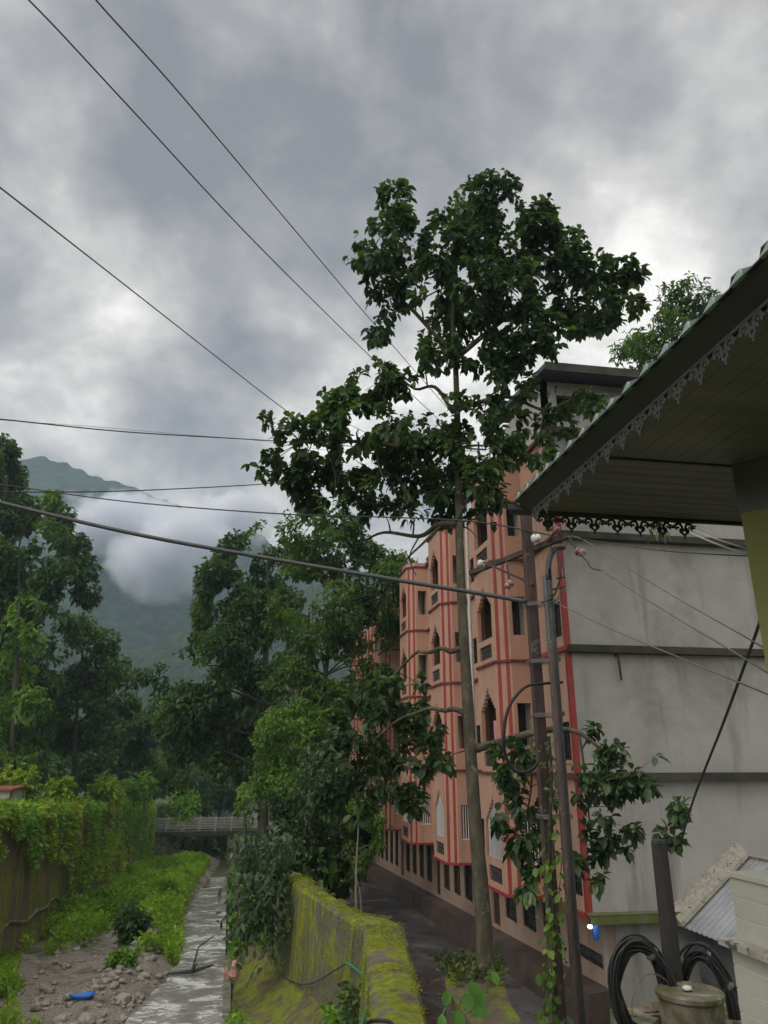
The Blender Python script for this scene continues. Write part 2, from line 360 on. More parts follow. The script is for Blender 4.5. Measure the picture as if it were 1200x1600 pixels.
def curve(pts, n=8):                    # Catmull-Rom
    pts = [Vector(p) for p in pts]; P = [pts[0]*2-pts[1]]+pts+[pts[-1]*2-pts[-2]]; out = []
    for i in range(1, len(P)-2):
        for k in range(n):
            t = k/n; a, b, c, d = P[i-1:i+3]
            out.append(.5*((2*b)+(c-a)*t+(2*a-5*b+4*c-d)*t*t+(3*b-a-3*c+d)*t**3))
    return out+[pts[-1]]
# ------------------------------------------------------------------ the lie of the land
def zr(Y): Y = min(max(Y, -60), 130); return -5.55-.045*(Y-18.5)
def zw(Y): Y = min(max(Y, -60), 130); return -8.5-.045*(Y-35)
def zl(Y): Y = min(max(Y, -60), 130); return -2.6-.045*(Y-34)
def interp(x, xs, ys):
    return float(np.interp(x, xs, ys))
def sm(u): u = min(max(u, 0), 1); return u*u*(3-2*u)
def xt(Y): return interp(Y, [-60, 5, 14, 21.3, 30.4, 33, 60, 130], [1.1, 1.35, 2.2, 3.07, 1.37, 1.2, .6, -.5])   # bank wall, stream side of its top
def xw(Y): return interp(Y, [-60, 14, 20.5, 21.3, 21.9, 22.5, 22.85, 23.1, 30.6, 60, 130], [1.0, .95, 1.06, 1.12, 1.17, 1.15, .85, .62, .83, .7, .7])   # its thickness
def zt1(Y): return -4.2+(zr(Y)+.25+4.2)*sm((Y-31.5)/4)   # its top
def bankz(u, Y):                        # foot of the wall (u=0 at the water, 1 at the wall)
    w = sm((Y-29)/6); z0 = zw(Y)
    return (z0+.35+.9*u*u)*(1-w)+(z0+.1+(zr(Y)-.25-z0-.1)*max(u, 0)**.8)*w
def xs(Y): return interp(Y, [-60, 15, 27, 88, 130], [-.2, -.4, -.6, -2.2, -3])       # right edge of the water
def xl(Y): return .22*mnoise.noise(Vector((Y*.55, 3, 1)))+.12*mnoise.noise(Vector((Y*1.7, 3, 1)))+interp(Y, [-60, 22, 28, 33, 37, 40, 46, 63, 77, 93, 130], [-4, -3.7, -3.7, -3.25, -3.05, -3.1, -3.7, -4.4, -4.45, -4.1, -5])   # left edge of the water
m, t, b, _ = newmat('earth_and_turf')
f = tex(t, .35, 6, .6); f2 = tex(t, 6, 6, .7)
col = ramp(t, [(.3, (.045, .06, .018)), (.5, (.07, .095, .025)), (.7, (.11, .095, .06))], f)
col = mixc(t, .4, col, ramp(t, [(.3, (.03, .04, .015)), (.7, (.13, .13, .06))], f2)); t.links.new(col, b.inputs['Base Color'])
b.inputs['Roughness'].default_value = .95; bump(t, b, f2, .6, .1); M['ground'] = m
ys = [-300, -100, -40]+list(range(-20, 121, 2))+[135, 160, 220, 320, 450, 800, 2500]
rows = []
for Y in ys:
    fl = 0 if Y < 130 else -(min(Y, 500)-130)*.05
    a = xt(Y); s = xs(Y); rz = zr(Y)+fl; bz = zw(Y)-.12+fl; lz = zl(Y)+fl; l = xl(Y)
    q = lambda x: .5*mnoise.noise(Vector((x*.2, Y*.2, 0)))
    row = [(-2500, lz+2), (-400, lz+20), (-120, lz+9), (-60, lz+4), (-35, lz+1.2), (-22, lz+.5+q(-22)), (-16, lz+.2+q(-16)), (-12.5, lz), (-10.9, lz), (-10.35, bz),
           (-9.2, bz-.35), (-8.2, bz-.35), (-7.2, bz-.35), (-6.2, bz-.35), (min(l-.5, -4.3), bz-.35), (l+.15, bz-.12), (s-.5, bz-.25), (s+.15, bz-.2), (s+1.2, bz), (max(a+.1, s+1.4), bz+.1), (max(a+.3, s+1.6), rz-.03),
           (6.0, rz-.02), (7.6, rz-.02), (9, rz), (14, rz), (22, rz+.2), (40, rz+2), (100, rz+10), (400, rz+30), (2500, rz)]
    rows.append([(x, Y, z) for x, z in row])
g = MB(); n = len(rows[0])
g.v = [p for r in rows for p in r]; g.f = [(i*n+j, i*n+j+1, (i+1)*n+j+1, (i+1)*n+j) for i in range(len(rows)-1) for j in range(n-1)]
o = g.build('ground', M['ground'], origin=(0, 0, 0), smooth=False); tag(o, kind='structure')
# gravel bed (sheet above the ground)
g = MB(); NX = 46; NY = 150
for j in range(NY+1):
    Y = 14+90*(j/NY)**1.3; s = xl(Y)+.9
    for i in range(NX+1):
        x = -10.4+(s+10.4)*i/NX
        edge = max(0, (x-(s-1.3))/1.3)
        z = zw(Y)+.30+.30*mnoise.noise(Vector((x*.5, Y*.4, 2)))+.09*mnoise.noise(Vector((x*2.5, Y*2.0, 5)))-.62*edge
        g.v.append((x, Y, z))
g.f = [(j*(NX+1)+i, j*(NX+1)+i+1, (j+1)*(NX+1)+i+1, (j+1)*(NX+1)+i) for j in range(NY) for i in range(NX)]
gravel = g.build('gravel_bed', M['gravel'], smooth=True); tag(gravel, kind='structure')
def gz(x, Y):
    s = xl(Y)+.9; edge = max(0, (x-(s-1.3))/1.3)
    return zw(Y)+.30+.30*mnoise.noise(Vector((x*.5, Y*.4, 2)))+.09*mnoise.noise(Vector((x*2.5, Y*2.0, 5)))-.62*edge
# stream water
m, t, b, _ = newmat('silty_stream_water')
fo = tex(t, 1.9, 9, .66, (1, 1.5, 1), 1.1)
wv = N(t, 'ShaderNodeTexCoord'); sp = N(t, 'ShaderNodeSeparateXYZ'); t.links.new(wv.outputs['Object'], sp.inputs[0])
lown = tex(t, .5, 2, .5)
rip = mth(t, 'SINE', mth(t, 'ADD', mth(t, 'MULTIPLY', sp.outputs[1], 1.15), mth(t, 'MULTIPLY', lown, 16)))
foam = mth(t, 'ADD', fo, mth(t, 'MULTIPLY', rip, .115))
bandn = mth(t, 'MULTIPLY', mth(t, 'SUBTRACT', tex(t, .9, 5, .6), .5), 5.0)
for q_ in (29.6, 33.2, 36.0, 40.5, 44, 48.5, 54, 61, 70, 80):
    bd_ = mth(t, 'ABSOLUTE', mth(t, 'ADD', mth(t, 'SUBTRACT', sp.outputs[1], q_), bandn)); bd_ = mth(t, 'MULTIPLY', mth(t, 'SUBTRACT', 1.0, mth(t, 'DIVIDE', bd_, .75), True), .16)
    foam = mth(t, 'ADD', foam, bd_)
wc = ramp(t, [(.40, (.24, .225, .195)), (.56, (.33, .315, .28)), (.62, (.46, .45, .42)), (.67, (.85, .85, .83))], foam)
t.links.new(wc, b.inputs['Base Color']); b.inputs['Roughness'].default_value = .18
bump(t, b, mth(t, 'ADD', fo, tex(t, 7, 4, .6, (1, 2, 1))), .5, .12); M['water'] = m
g = MB(); NX = 24; NY = 200
STEPS = [29.6, 33.2, 40.5, 44, 48.5, 54, 61, 70, 80]
for j in range(NY+1):
    Y = 12+92*(j/NY)**1.2; a, s = xl(Y)+.25, xs(Y)+.12
    st = sum(.16*(1/(1+math.exp((Y-q)*5))) - .08 for q in STEPS)*0.5
    for i in range(NX+1):
        x = a+(s-a)*i/NX
        z = zw(Y)+st*1.1+.07*mnoise.noise(Vector((x*1.3, Y*1.1, 9)))+.035*mnoise.noise(Vector((x*4, Y*3, 9)))
        g.v.append((x, Y, z))
g.f = [(j*(NX+1)+i, j*(NX+1)+i+1, (j+1)*(NX+1)+i+1, (j+1)*(NX+1)+i) for j in range(NY) for i in range(NX)]
o = g.build('stream', M['water'], origin=(0, 0, 0), smooth=True); tag(o, kind='structure')
# road
m, t, b, _ = newmat('wet_asphalt')
c = ramp(t, [(.35, (.030, .028, .028)), (.6, (.058, .054, .052))], tex(t, 1.1, 6, .65))
pt = ramp(t, [(.50, (0, 0, 0)), (.56, (1, 1, 1))], tex(t, .45, 5, .6, (1, .6, 1), .6)); c = mixc(t, pt, c, (.115, .105, .10))
t.links.new(c, b.inputs['Base Color']); rr = ramp(t, [(.4, (.35, .35, .35)), (.6, (.8, .8, .8))], tex(t, .6, 4)); t.links.new(rr, b.inputs['Roughness'])
bump(t, b, tex(t, 60, 4, .7), .35, .01); M['road'] = m
g = MB()
yy = list(range(-20, 101, 3))
for Y in yy:
    g.v += [(xt(Y)+xw(Y)-.05, Y, zr(Y)+.004), (7.38, Y, zr(Y)+.004)]
g.f = [(2*i, 2*i+1, 2*i+3, 2*i+2) for i in range(len(yy)-1)]
o = g.build('road', M['road']); tag(o, kind='structure')
# ------------------------------------------------------------------ stream-side walls
def mossmat(name, base1, base2, moss1, moss2, th, sc, wet):
    m, t, b, _ = newmat(name)
    c = ramp(t, [(.35, base1), (.65, base2)], tex(t, 2.0, 6, .65))
    v = tex(t, 2.2, 5, .6, (1, 1, .10)); v2 = tex(t, sc, 5, .65, None, .3)
    fm = mth(t, 'ADD', mth(t, 'MULTIPLY', v, .5), mth(t, 'MULTIPLY', v2, .5))
    gg = N(t, 'ShaderNodeNewGeometry'); s2 = N(t, 'ShaderNodeSeparateXYZ'); t.links.new(gg.outputs['True Normal'], s2.inputs[0])
    fm = mth(t, 'ADD', fm, mth(t, 'MULTIPLY', mth(t, 'MAXIMUM', s2.outputs[2], 0.0), .03))
    k = ramp(t, [(th, (0, 0, 0)), (th+.07, (1, 1, 1))], fm)
    mc = ramp(t, [(.35, moss1), (.65, moss2)], tex(t, 5, 5, .6)); c = mixc(t, k, c, mc)
    d = ramp(t, [(.56, (0, 0, 0)), (.70, (1, 1, 1))], tex(t, 3.0, 4, .6, (1, 1, .08))); c = mixc(t, mth(t, 'MULTIPLY', d, .75), c, wet)
    t.links.new(c, b.inputs['Base Color']); b.inputs['Roughness'].default_value = .95
    bump(t, b, mth(t, 'ADD', tex(t, 14, 6, .7), mth(t, 'MULTIPLY', k, .5)), .8, .05); return m
M['mosswall'] = mossmat('moss_covered_wall', (.13, .11, .08), (.20, .175, .13), (.15, .185, .012), (.28, .31, .02), .468, 1.1, (.07, .055, .025))
M['leftwall'] = mossmat('damp_stained_wall', (.12, .085, .058), (.19, .145, .10), (.15, .18, .02), (.24, .27, .03), .475, .35, (.045, .034, .026))
M['bankrock'] = mossmat('mossy_rubble', (.10, .075, .045), (.17, .13, .085), (.13, .16, .012), (.22, .25, .02), .488, .8, (.06, .045, .022))
g = MB(); YS = [-10, 0, 5, 9, 12]+[14+i*.5 for i in range(0, 13)]+[20.75, 21.1, 21.3, 21.6, 21.9, 22.2, 22.5, 22.65, 22.85, 23.1]+[23.5+i*.5 for i in range(0, 24)]+[36+i for i in range(0, 36, 2)]+[75, 85, 95]
prof = []
for Y in YS:
    a = xt(Y); w = xw(Y); z1 = zt1(Y); s = xs(Y); n = mnoise.noise(Vector((0, Y*.6, 0)))*.06
    z0 = zw(Y)-.4
    prof.append([(a+w+.02, Y, zr(Y)-.5), (a+w+n*.5, Y, z1-.10), (a+w-.08, Y, z1-.015), (a+w*.5, Y, z1+.05+n*.5), (a+.08, Y, z1-.01), (a+n, Y, z1-.10),
                 (a-.06+n, Y, z1+(z0-z1)*.25), (a-.12+n, Y, z1+(z0-z1)*.5), (a-.18, Y, z1+(z0-z1)*.75), (a-.25, Y, z0)])
k = len(prof[0]); g.v = [p for r in prof for p in r]
g.f = [(i*k+j, (i+1)*k+j, (i+1)*k+j+1, i*k+j+1) for i in range(len(prof)-1) for j in range(k-1)]
o = g.build('mossy_wall', M['mosswall'], smooth=False)
tag(o, 'thick curving retaining wall with bright green moss between stream and lane', 'wall')
# lower toe of the bank
g = MB(); prof = []
for Y in YS:
    a = xt(Y); s = xs(Y); z0 = zw(Y)-.4; wd = a-.15-s-.35
    q = lambda k: .22*mnoise.noise(Vector((k*3.1, Y*.7, 4)))
    prof.append([(s+.35+wd*u, Y, bankz(u, Y)+(q(k_+9)*.8 if k_ else 0)) for k_, u in enumerate((1.02, .88, .75, .62, .5, .38, .26, .13, .05, 0))]+[(s+.25, Y, z0-.5)])
k = len(prof[0]); g.v = [p for r in prof for p in r]
g.f = [(i*k+j, (i+1)*k+j, (i+1)*k+j+1, i*k+j+1) for i in range(len(prof)-1) for j in range(k-1)]
o = g.build('rubble_bank', M['bankrock'], smooth=True); tag(o, kind='structure')
g = MB(); yk = [14+i for i in range(0, 24)]
for i in range(len(yk)-1):
    Y0, Y1 = yk[i], yk[i+1]
    g.hexa([(xs(Y0)+.05, Y0, zw(Y0)-.4), (xs(Y0)+.4, Y0, zw(Y0)-.4), (xs(Y1)+.4, Y1, zw(Y1)-.4), (xs(Y1)+.05, Y1, zw(Y1)-.4),
            (xs(Y0)+.08, Y0, zw(Y0)+.45), (xs(Y0)+.34, Y0, zw(Y0)+.45), (xs(Y1)+.34, Y1, zw(Y1)+.45), (xs(Y1)+.08, Y1, zw(Y1)+.45)])
o = g.build('stream_kerb', M['concrete']); tag(o, kind='structure')
g = MB(); prof = []
YL = [10+i*1.0 for i in range(0, 84)]
for Y in YL:
    z0 = zw(Y)-.4; z1 = zl(Y)+.05; row = [(-11.1, Y, z1-.3), (-11.0, Y, z1)]
    for i in range(9):
        u = i/8; n = .07*mnoise.noise(Vector((Y*.5, u*5, 1)))+.03*mnoise.noise(Vector((Y*2, u*12, 1)))
        row.append((-10.62+.52*u+n, Y, z1+(z0-z1)*u))
    prof.append(row)
k = len(prof[0]); g.v = [p for r in prof for p in r]
g.f = [(i*k+j, i*k+j+1, (i+1)*k+j+1, (i+1)*k+j) for i in range(len(prof)-1) for j in range(k-1)]
o = g.build('tall_stream_wall', M['leftwall'], smooth=True)
tag(o, 'tall brown stained retaining wall overgrown with creepers left of the stream', 'wall')
g = MB(); pr = []
for i in range(30):
    Y = 26+i*.9; u = .56+.08*mnoise.noise(Vector((Y*.4, 0, 0))); z0 = zw(Y)-.4; z1 = zl(Y); pr.append((-10.60+.52*u+.05, Y, z1+(z0-z1)*(u+.10)-.1))
g.tube(pr, .09, 6, jit=.3)
lf = g.build('footing_ledge', M['concrete'], o)
# ------------------------------------------------------------------ apartment building
FX = 7.64; GY = 17.36; BY = [19.95+6.35*i for i in range(6)]; BEND = BY[-1]+4.2
LZ = [-3.33, -.34, 2.68, 5.65]; TOP = 8.65; BX = 6.70; BL = 2.45; CH = .36
B = empty('apartment_building', (FX, GY, zr(GY)), 'peach apartment block with red stripes, cusped arched balconies and a bare grey end wall', 'building')
# main facade (faces the stream, -X): u runs along -Y so that outward normal is -X
def upanel(mb, x, ya, yb, z0, z1, holes=(), th=.2):   # wall in plane X=x facing -X, holes given as (ya,yb,za,zb)
    mb.panel((x, 0, 0), (0, 1, 0), (-1, 0, 0), th, ya, yb, z0, z1, holes)
def vpanel(mb, y, xa, xb, z0, z1, holes=(), th=.2):   # wall in plane Y=y facing -Y
    mb.panel((0, y, 0), (1, 0, 0), (0, -1, 0), th, xa, xb, z0, z1, holes)
holes = []; wins = []
for i, z in enumerate(LZ):
    wins.append((17.62, 18.22, z+.32, z+1.22))
    for by in BY:
        wins.append((by+3.35, by+4.25, z+.75, z+1.75))
        wins.append((by+5.0, by+5.7, z+.55, z+1.45)) if by < BY[-1] else None
        holes.append((by+.6, by+1.5, z+.03, z+2.05))
g = MB(); upanel(g, FX, GY+.03, BEND, LZ[0]-.12, TOP, holes+wins); g.build('upper_wall', M['peach'], B)
def window(parent, x, ya, yb, za, zb, frame=M['iron'], bars=4, glass=M['glass'], rows=3):
    g = MB(); w = .045; x0 = x+.04; x1 = x+.10
    g.box(x0, ya, za, x1, ya+w, zb); g.box(x0, yb-w, za, x1, yb, zb); g.box(x0, ya+w, za, x1, yb-w, za+w); g.box(x0, ya+w, zb-w, x1, yb-w, zb)
    c = ((ya+yb)/2)
    f = g.build('window', frame, parent, origin=(x, c, za))
    g = MB()
    for k in range(1, bars): y = ya+(yb-ya)*k/bars; g.box(x+.015, y-.008, za, x+.03, y+.008, zb)
    for k in range(1, rows): z = za+(zb-za)*k/rows; g.box(x+.005, ya, z-.01, x+.022, yb, z+.01)
    g.build('grille', frame, f)
    g = MB(); g.box(x+.11, ya, za, x+.13, yb, zb); g.build('pane', glass, f)
    return f
for w in wins: window(B, FX, *w)
g = MB()
for h in holes: g.box(FX+.10, h[0], h[2], FX+.14, h[1], h[3])
for j, h in enumerate(holes):
    q = MB(); q.box(FX+.08, h[0]+.02, h[2], FX+.13, h[1]-.02, h[3]-.02); q.box(FX+.06, h[0]+.12, h[2]+.2, FX+.085, h[1]-.12, h[3]-1.0); q.build('balcony_door', M['door'] if j % 3 else M['dark'], B)
# ground floor: set back a little
GX = 8.05; gw = []; gd = []
y = 20.3; k = 0
while y < BEND-2:
    base = zr(y)+.65
    if k % 5 == 3: gd.append((y, y+.85, zr(y)+.75, -3.62)); y += 1.5
    else: gw.append((y, y+1.05, max(base+.45, zr(y)+1.0), -3.68)); y += 1.62
    k += 1
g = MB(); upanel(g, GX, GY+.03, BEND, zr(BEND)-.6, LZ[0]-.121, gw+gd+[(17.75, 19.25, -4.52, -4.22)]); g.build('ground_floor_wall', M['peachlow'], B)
for w in gw: window(B, GX, *w, bars=5)
window(B, GX, 17.75, 19.25, -4.52, -4.22, bars=3, rows=1)
for d in gd:
    q = MB(); q.box(GX+.08, d[0], d[2], GX+.13, d[1], d[3]); q.box(GX+.06, d[0]+.12, d[2]+.2, GX+.082, d[1]-.12, d[2]+.9); q.build('street_door', M['door'], B)
g = MB()
for (x0, x1, zo) in ((7.40, GX-.004, .65),):
    g.hexa([(x0, GY, zr(GY)-.3), (x1, GY, zr(GY)-.3), (x1, BEND, zr(BEND)-.3), (x0, BEND, zr(BEND)-.3),
            (x0+.1, GY, zr(GY)+zo), (x1, GY, zr(GY)+zo+.04), (x1, BEND, zr(BEND)+zo+.04), (x0+.1, BEND, zr(BEND)+zo)])
g.build('plinth', M['plinth'], B)
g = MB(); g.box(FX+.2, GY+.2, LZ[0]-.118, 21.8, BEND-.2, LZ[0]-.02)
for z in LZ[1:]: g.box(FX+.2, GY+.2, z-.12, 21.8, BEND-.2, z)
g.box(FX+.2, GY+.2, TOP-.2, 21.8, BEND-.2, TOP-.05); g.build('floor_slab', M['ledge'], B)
# soffit of the overhang
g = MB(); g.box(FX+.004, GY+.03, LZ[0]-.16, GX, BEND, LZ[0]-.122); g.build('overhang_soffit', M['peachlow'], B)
# bare cement end wall, one piece, with projecting slab edges
g = MB(); vpanel(g, GY, FX, 22, LZ[0]-.10, TOP); vpanel(g, GY+.04, GX-.02, 22, zr(GY)-.6, LZ[0]-.101)
g.build('cement_end_wall', M['grey'], B)
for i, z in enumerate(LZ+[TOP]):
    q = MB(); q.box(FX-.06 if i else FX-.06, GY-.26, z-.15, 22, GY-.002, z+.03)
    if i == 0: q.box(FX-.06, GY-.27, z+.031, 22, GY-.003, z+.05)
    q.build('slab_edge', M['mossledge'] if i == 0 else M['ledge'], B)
vpan = MB(); vpan.panel((0, BEND, 0), (1, 0, 0), (0, 1, 0), .2, FX, 22, zr(BEND)-1, TOP); vpan.panel((22, 0, 0), (0, 1, 0), (1, 0, 0), .2, GY, BEND, zr(BEND)-1, TOP)
vpan.build('rear_wall', M['grey'], B)
# red corner strip, ledges along the facade
g = MB(); g.box(FX-.03, GY-.012, LZ[0]-.1, FX+.09, GY+.10, TOP); g.build('corner_strip', M['red'], B)
for i, z in enumerate(LZ):
    q = MB(); q.box(FX-.11, GY-.14, z-.10, FX-.002, BY[0]-.01, z+.02); q.build('facade_ledge', M['red'] if i in (0, 2) else M['darkred'], B)
    for a, by in enumerate(BY):
        e = BY[a+1] if a+1 < len(BY) else BEND
        q = MB(); q.box(FX-.10, by+BL+.07, z-.08, FX-.002, e-.07, z+.01); q.build('facade_ledge', M['darkred'], B)
q = MB(); q.box(FX-.12, GY-.1, TOP, FX+.1, BEND, TOP+.10); q.build('parapet_coping', M['darkred'], B)
# a bay
by = BY[0]
def bay_outline(e=0):      # ccw seen from above: starts at facade near side
    return [(FX, by-e), (BX+CH-e*.4, by-e), (BX-e, by+CH-e*.4), (BX-e, by+BL-CH+e*.4), (BX+CH-e*.4, by+BL+e), (FX, by+BL+e)]
g = MB()
for i, z in enumerate(LZ):
    zt = (LZ+[TOP])[i+1]; a0 = by+.52; a1 = by+BL-.52; mid = (a0+a1)/2; hw = (a1-a0)/2
    arch = [(a0, a1, z+.72, z+1.72)]
    for s_, (fr, hh) in enumerate(((.84, .10), (.66, .10), (.48, .11), (.30, .11), (.15, .10), (.07, .08))):
        zz0 = z+1.72+sum(v for v in (.10, .10, .11, .11, .10, .08)[:s_]); arch.append((mid-hw*fr, mid+hw*fr, zz0-.001, zz0+hh))
    arch.append((a0+.12, a1-.12, z+.14, z+.54))
    upanel(g, BX, by+CH, by+BL-CH, z, zt, arch, .12)
    vpanel(g, by, BX+CH, FX-.0, z, zt, [(BX+CH+.10, FX-.07, z+.70, z+1.82)], .12)
    g.panel((0, by+BL, 0), (1, 0, 0), (0, 1, 0), .12, BX+CH, FX, z, zt, [(BX+CH+.10, FX-.07, z+.70, z+1.82)])
    r2 = 1/math.sqrt(2); cl_ = CH*math.sqrt(2)
    g.panel((BX, by+CH, 0), (r2, -r2, 0), (-r2, -r2, 0), .12, .0, cl_, z, zt)
    g.panel((BX, by+BL-CH, 0), (r2, r2, 0), (-r2, r2, 0), .12, .0, cl_, z, zt)
    g.prism([(x, y) for x, y in [(FX-.01, by+.12), (BX+CH+.03, by+.12), (BX+.12, by+CH+.03), (BX+.12, by+BL-CH-.03), (BX+CH+.03, by+BL-.12), (FX-.01, by+BL-.12)]][::-1], z+.0, z+.06)
bay = g.build('bay', M['peach'], B, origin=(BX, by, LZ[0]))
bay0 = bay
for i, z in enumerate(LZ+[TOP]):
    q = MB(); e = .06 if i not in (0,) else .05
    q.prism(bay_outline(e)[::-1], z-.075, z-.002); q.build('bay_ledge', M['red'] if i in (0,) else M['darkred'], bay)
q = MB(); q.prism(bay_outline(.03)[::-1], TOP, TOP+.16); q.build('bay_parapet', M['peach'], bay)
for side in (0, 1):
    for u0 in (.07, .34):
        q = MB()
        if side == 0: q.panel((BX, by+CH, 0), (r2, -r2, 0), (-r2, -r2, 0), -.014, u0, u0+.10, LZ[0]+.0, TOP)
        else: q.panel((BX, by+BL-CH, 0), (r2, r2, 0), (-r2, r2, 0), -.014, u0, u0+.10, LZ[0]+.0, TOP)
        q.build('red_stripe', M['red'], bay)
for z in LZ:
    q = MB(); a0 = by+.70; a1 = by+BL-.70; x = BX+.05
    q.box(x, a0, z+.14, x+.02, a1, z+.54)
    op = q.build('ornamental_panel', M['door'], bay)
    q = MB(); nn = 5
    for k in range(nn):
        c0 = a0+(a1-a0)*(k+.5)/nn
        for r_, zc in ((.07, z+.25), (.07, z+.43)):
            pts = [(x-.012, c0+r_*math.cos(v*math.pi/4), zc+r_*math.sin(v*math.pi/4)) for v in range(9)]
            q.tube(pts, .013, 4, False)
        q.bar((x-.012, c0-.09, z+.15), (x-.012, c0+.09, z+.53), .014); q.bar((x-.012, c0+.09, z+.15), (x-.012, c0-.09, z+.53), .014)
    lt = q.build('lattice', M['fret'], bay)
# bottom storey: white grille in arch and side opening
q = MB(); z = LZ[0]; a0 = by+.58; a1 = by+BL-.58; x = BX+.06
q.box(x-.05, a0-.05, z+.665, x+.01, a1+.05, z+.72)
q.box(x, a0, z+.72, x+.03, a0+.05, z+1.72); q.box(x, a1-.05, z+.72, x+.03, a1, z+1.72)
for k in range(1, 12): yq = a0+(a1-a0)*k/12; q.box(x+.005, yq-.02, z+.72, x+.02, yq+.02, z+1.75+.45*(1-abs(k-6)/6))
q.build('white_grille', M['white'], bay)
q = MB(); q.box(BX+CH+.10, by+.03, z+.70, FX-.07, by+.06, z+.74)
for k in range(0, 5): xq = BX+CH+.12+.085*k; q.box(xq-.01, by+.035, z+.74, xq+.018, by+.055, z+1.82)
q.build('side_grille', M['white'], bay)
for z in LZ:      # pale inner pier; added brown panel paints in the shade behind the arch
    q = MB(); q.box(FX-.05, by+.15, z+.065, FX-.003, by+.55, z+2.9); q.box(FX-.05, by+1.55, z+.065, FX-.003, by+BL-.15, z+2.9); q.build('inner_wall', M['inner'], bay)
    q = MB(); q.box(BX+.125, by+BL-.17, z+.065, FX-.06, by+BL-.125, z+2.85); q.build('arch_shade_panel', M['archshade'], bay)
for i in range(1, 6):
    c = copy_tree(bay0, B); c.location.y += 6.35*i
# rainwater pipes beside the bays
for i, by_ in enumerate(BY[:4]):
    q = MB(); q.tube([(FX-.08, by_+BL+.12, LZ[0]+.05), (FX-.08, by_+BL+.12, TOP)], .05, 8); q.build('rainwater_pipe', M['pipeblue'], B)
q = MB(); q.tube([(BX-.08, BY[0]+BL+.02, LZ[0]), (BX-.08, BY[0]+BL+.02, TOP-.1)], .055, 8); q.build('rainwater_pipe', M['white'], B)
p = atY(965, 1024, GY-.12)
q = MB(); q.tube([(p.x, GY-.02, p.z), (p.x, GY-.14, p.z), (p.x+.03, GY-.13, p.z-.62)], [.04, .035, .03], 6, jit=.1); q.build('broken_spout', M['rust'], B)
# rooftop stair tower
g = MB(); TX0, TX1, TY0, TY1 = atY(846, 600, 21.2).x, 14.5, 21.2, 25.5
tz = atY(930, 585, TY0-.9).z+.1
g.panel((0, TY0, 0), (1, 0, 0), (0, -1, 0), .2, TX0, TX1, TOP-.05, tz, [(TX0+.5, TX0+1.1, tz-1.5, tz-.5)]); g.panel((TX0, 0, 0), (0, 1, 0), (-1, 0, 0), .2, TY0, TY1, TOP-.05, tz)
g.panel((0, TY1, 0), (1, 0, 0), (0, 1, 0), .2, TX0, TX1, TOP-.05, tz); g.panel((TX1, 0, 0), (0, 1, 0), (1, 0, 0), .2, TY0, TY1, TOP-.05, tz)
tw = g.build('stair_tower', M['grey'], B)
q = MB(); q.hexa([(TX0-.25, TY0-1.0, tz-.05), (TX1+.5, TY0-1.0, tz-.05), (TX1+.5, TY1+.5, tz+.7), (TX0-.25, TY1+.5, tz+.7), (TX0-.25, TY0-1.0, tz+.12), (TX1+.5, TY0-1.0, tz+.12), (TX1+.5, TY1+.5, tz+.87), (TX0-.25, TY1+.5, tz+.87)])
q.build('tower_roof', M['roofdark'], tw)
q = MB(); q.box(TX0-.27, TY0-1.05, tz-.16, TX1+.5, TY0-1.003, tz+.14); q.build('fascia', M['ledge'], tw)
# laundry in a balcony
pk = MB(); x = BX+.45
def cloth(y0, y1, z0, z1, x, mat, label):
    g = MB(); nn = 10
    for j in range(6):
        for i in range(nn+1):
            y = y0+(y1-y0)*i/nn; z = z1+(z0-z1)*j/5; g.v.append((x+.03*math.sin(i*1.7+j*.3), y, z))
    g.f = [(j*(nn+1)+i, j*(nn+1)+i+1, (j+1)*(nn+1)+i+1, (j+1)*(nn+1)+i) for j in range(5) for i in range(nn)]
    o = g.build('hanging_cloth', mat, smooth=True); md = o.modifiers.new('thick', 'SOLIDIFY'); md.thickness = .008
    tag(o, label, 'laundry')
y0 = BY[0]
cloth(y0+1.15, y0+1.62, LZ[1]+.60, LZ[1]+1.42, BX+.30, M['fabricpink'], 'pink cloth hung to dry inside an arched balcony of the peach building')
cloth(y0+.62, y0+.98, LZ[1]+.62, LZ[1]+1.38, BX+.34, M['fabricblue'], 'pale blue cloth hung beside the pink one in the arched balcony')
# lamp and blue drum at the corner
p = atY(922, 1448, GY-.3); L = empty('wall_lamp', tuple(p), 'small lit white lamp at the bottom corner of the peach building', 'lamp')
q = MB(); q.ball(p, (.06, .06, .045), 10, 7)
m, t, b, _ = newmat('lit_bulb'); b.inputs['Base Color'].default_value = (.9, .9, .9, 1); b.inputs['Emission Color'].default_value = (.85, .92, 1, 1); b.inputs['Emission Strength'].default_value = 2.2; M['bulb'] = m
q.build('bulb', M['bulb'], L, smooth=True)
q = MB(); q.tube([p+Vector((0, 0, .03)), p+Vector((0, .0, .16)), p+Vector((.02, .28, .2))], .018, 6); q.build('bracket', M['iron'], L)
p = atY(931, 1457, GY-.28); q = MB(); q.lathe(p-Vector((0, 0, .15)), (0.06, 0, 1), [(0, .02), (0, .055), (.02, .065), (.24, .065), (.26, .05), (.30, .03)], 12)
o = q.build('water_pipe_sleeve', M['blue'], smooth=True); tag(o, 'short bright blue plastic sleeve beside the lit lamp at building corner', 'pipe')
# ------------------------------------------------------------------ the near house (roof, soffit, lace valance, olive wall)
RZ = 1.50
cn = atz(835, 797, RZ); EX, EY = cn.x, cn.y
H = empty('veranda_house', (2.6, 3.0, -5.3), 'near house with green sheet roof, dark boarded soffit, lace valances and olive wall', 'house')
g = MB()
wc0 = at(1146, 735, 3.62); wx, wy = wc0.x, wc0.y
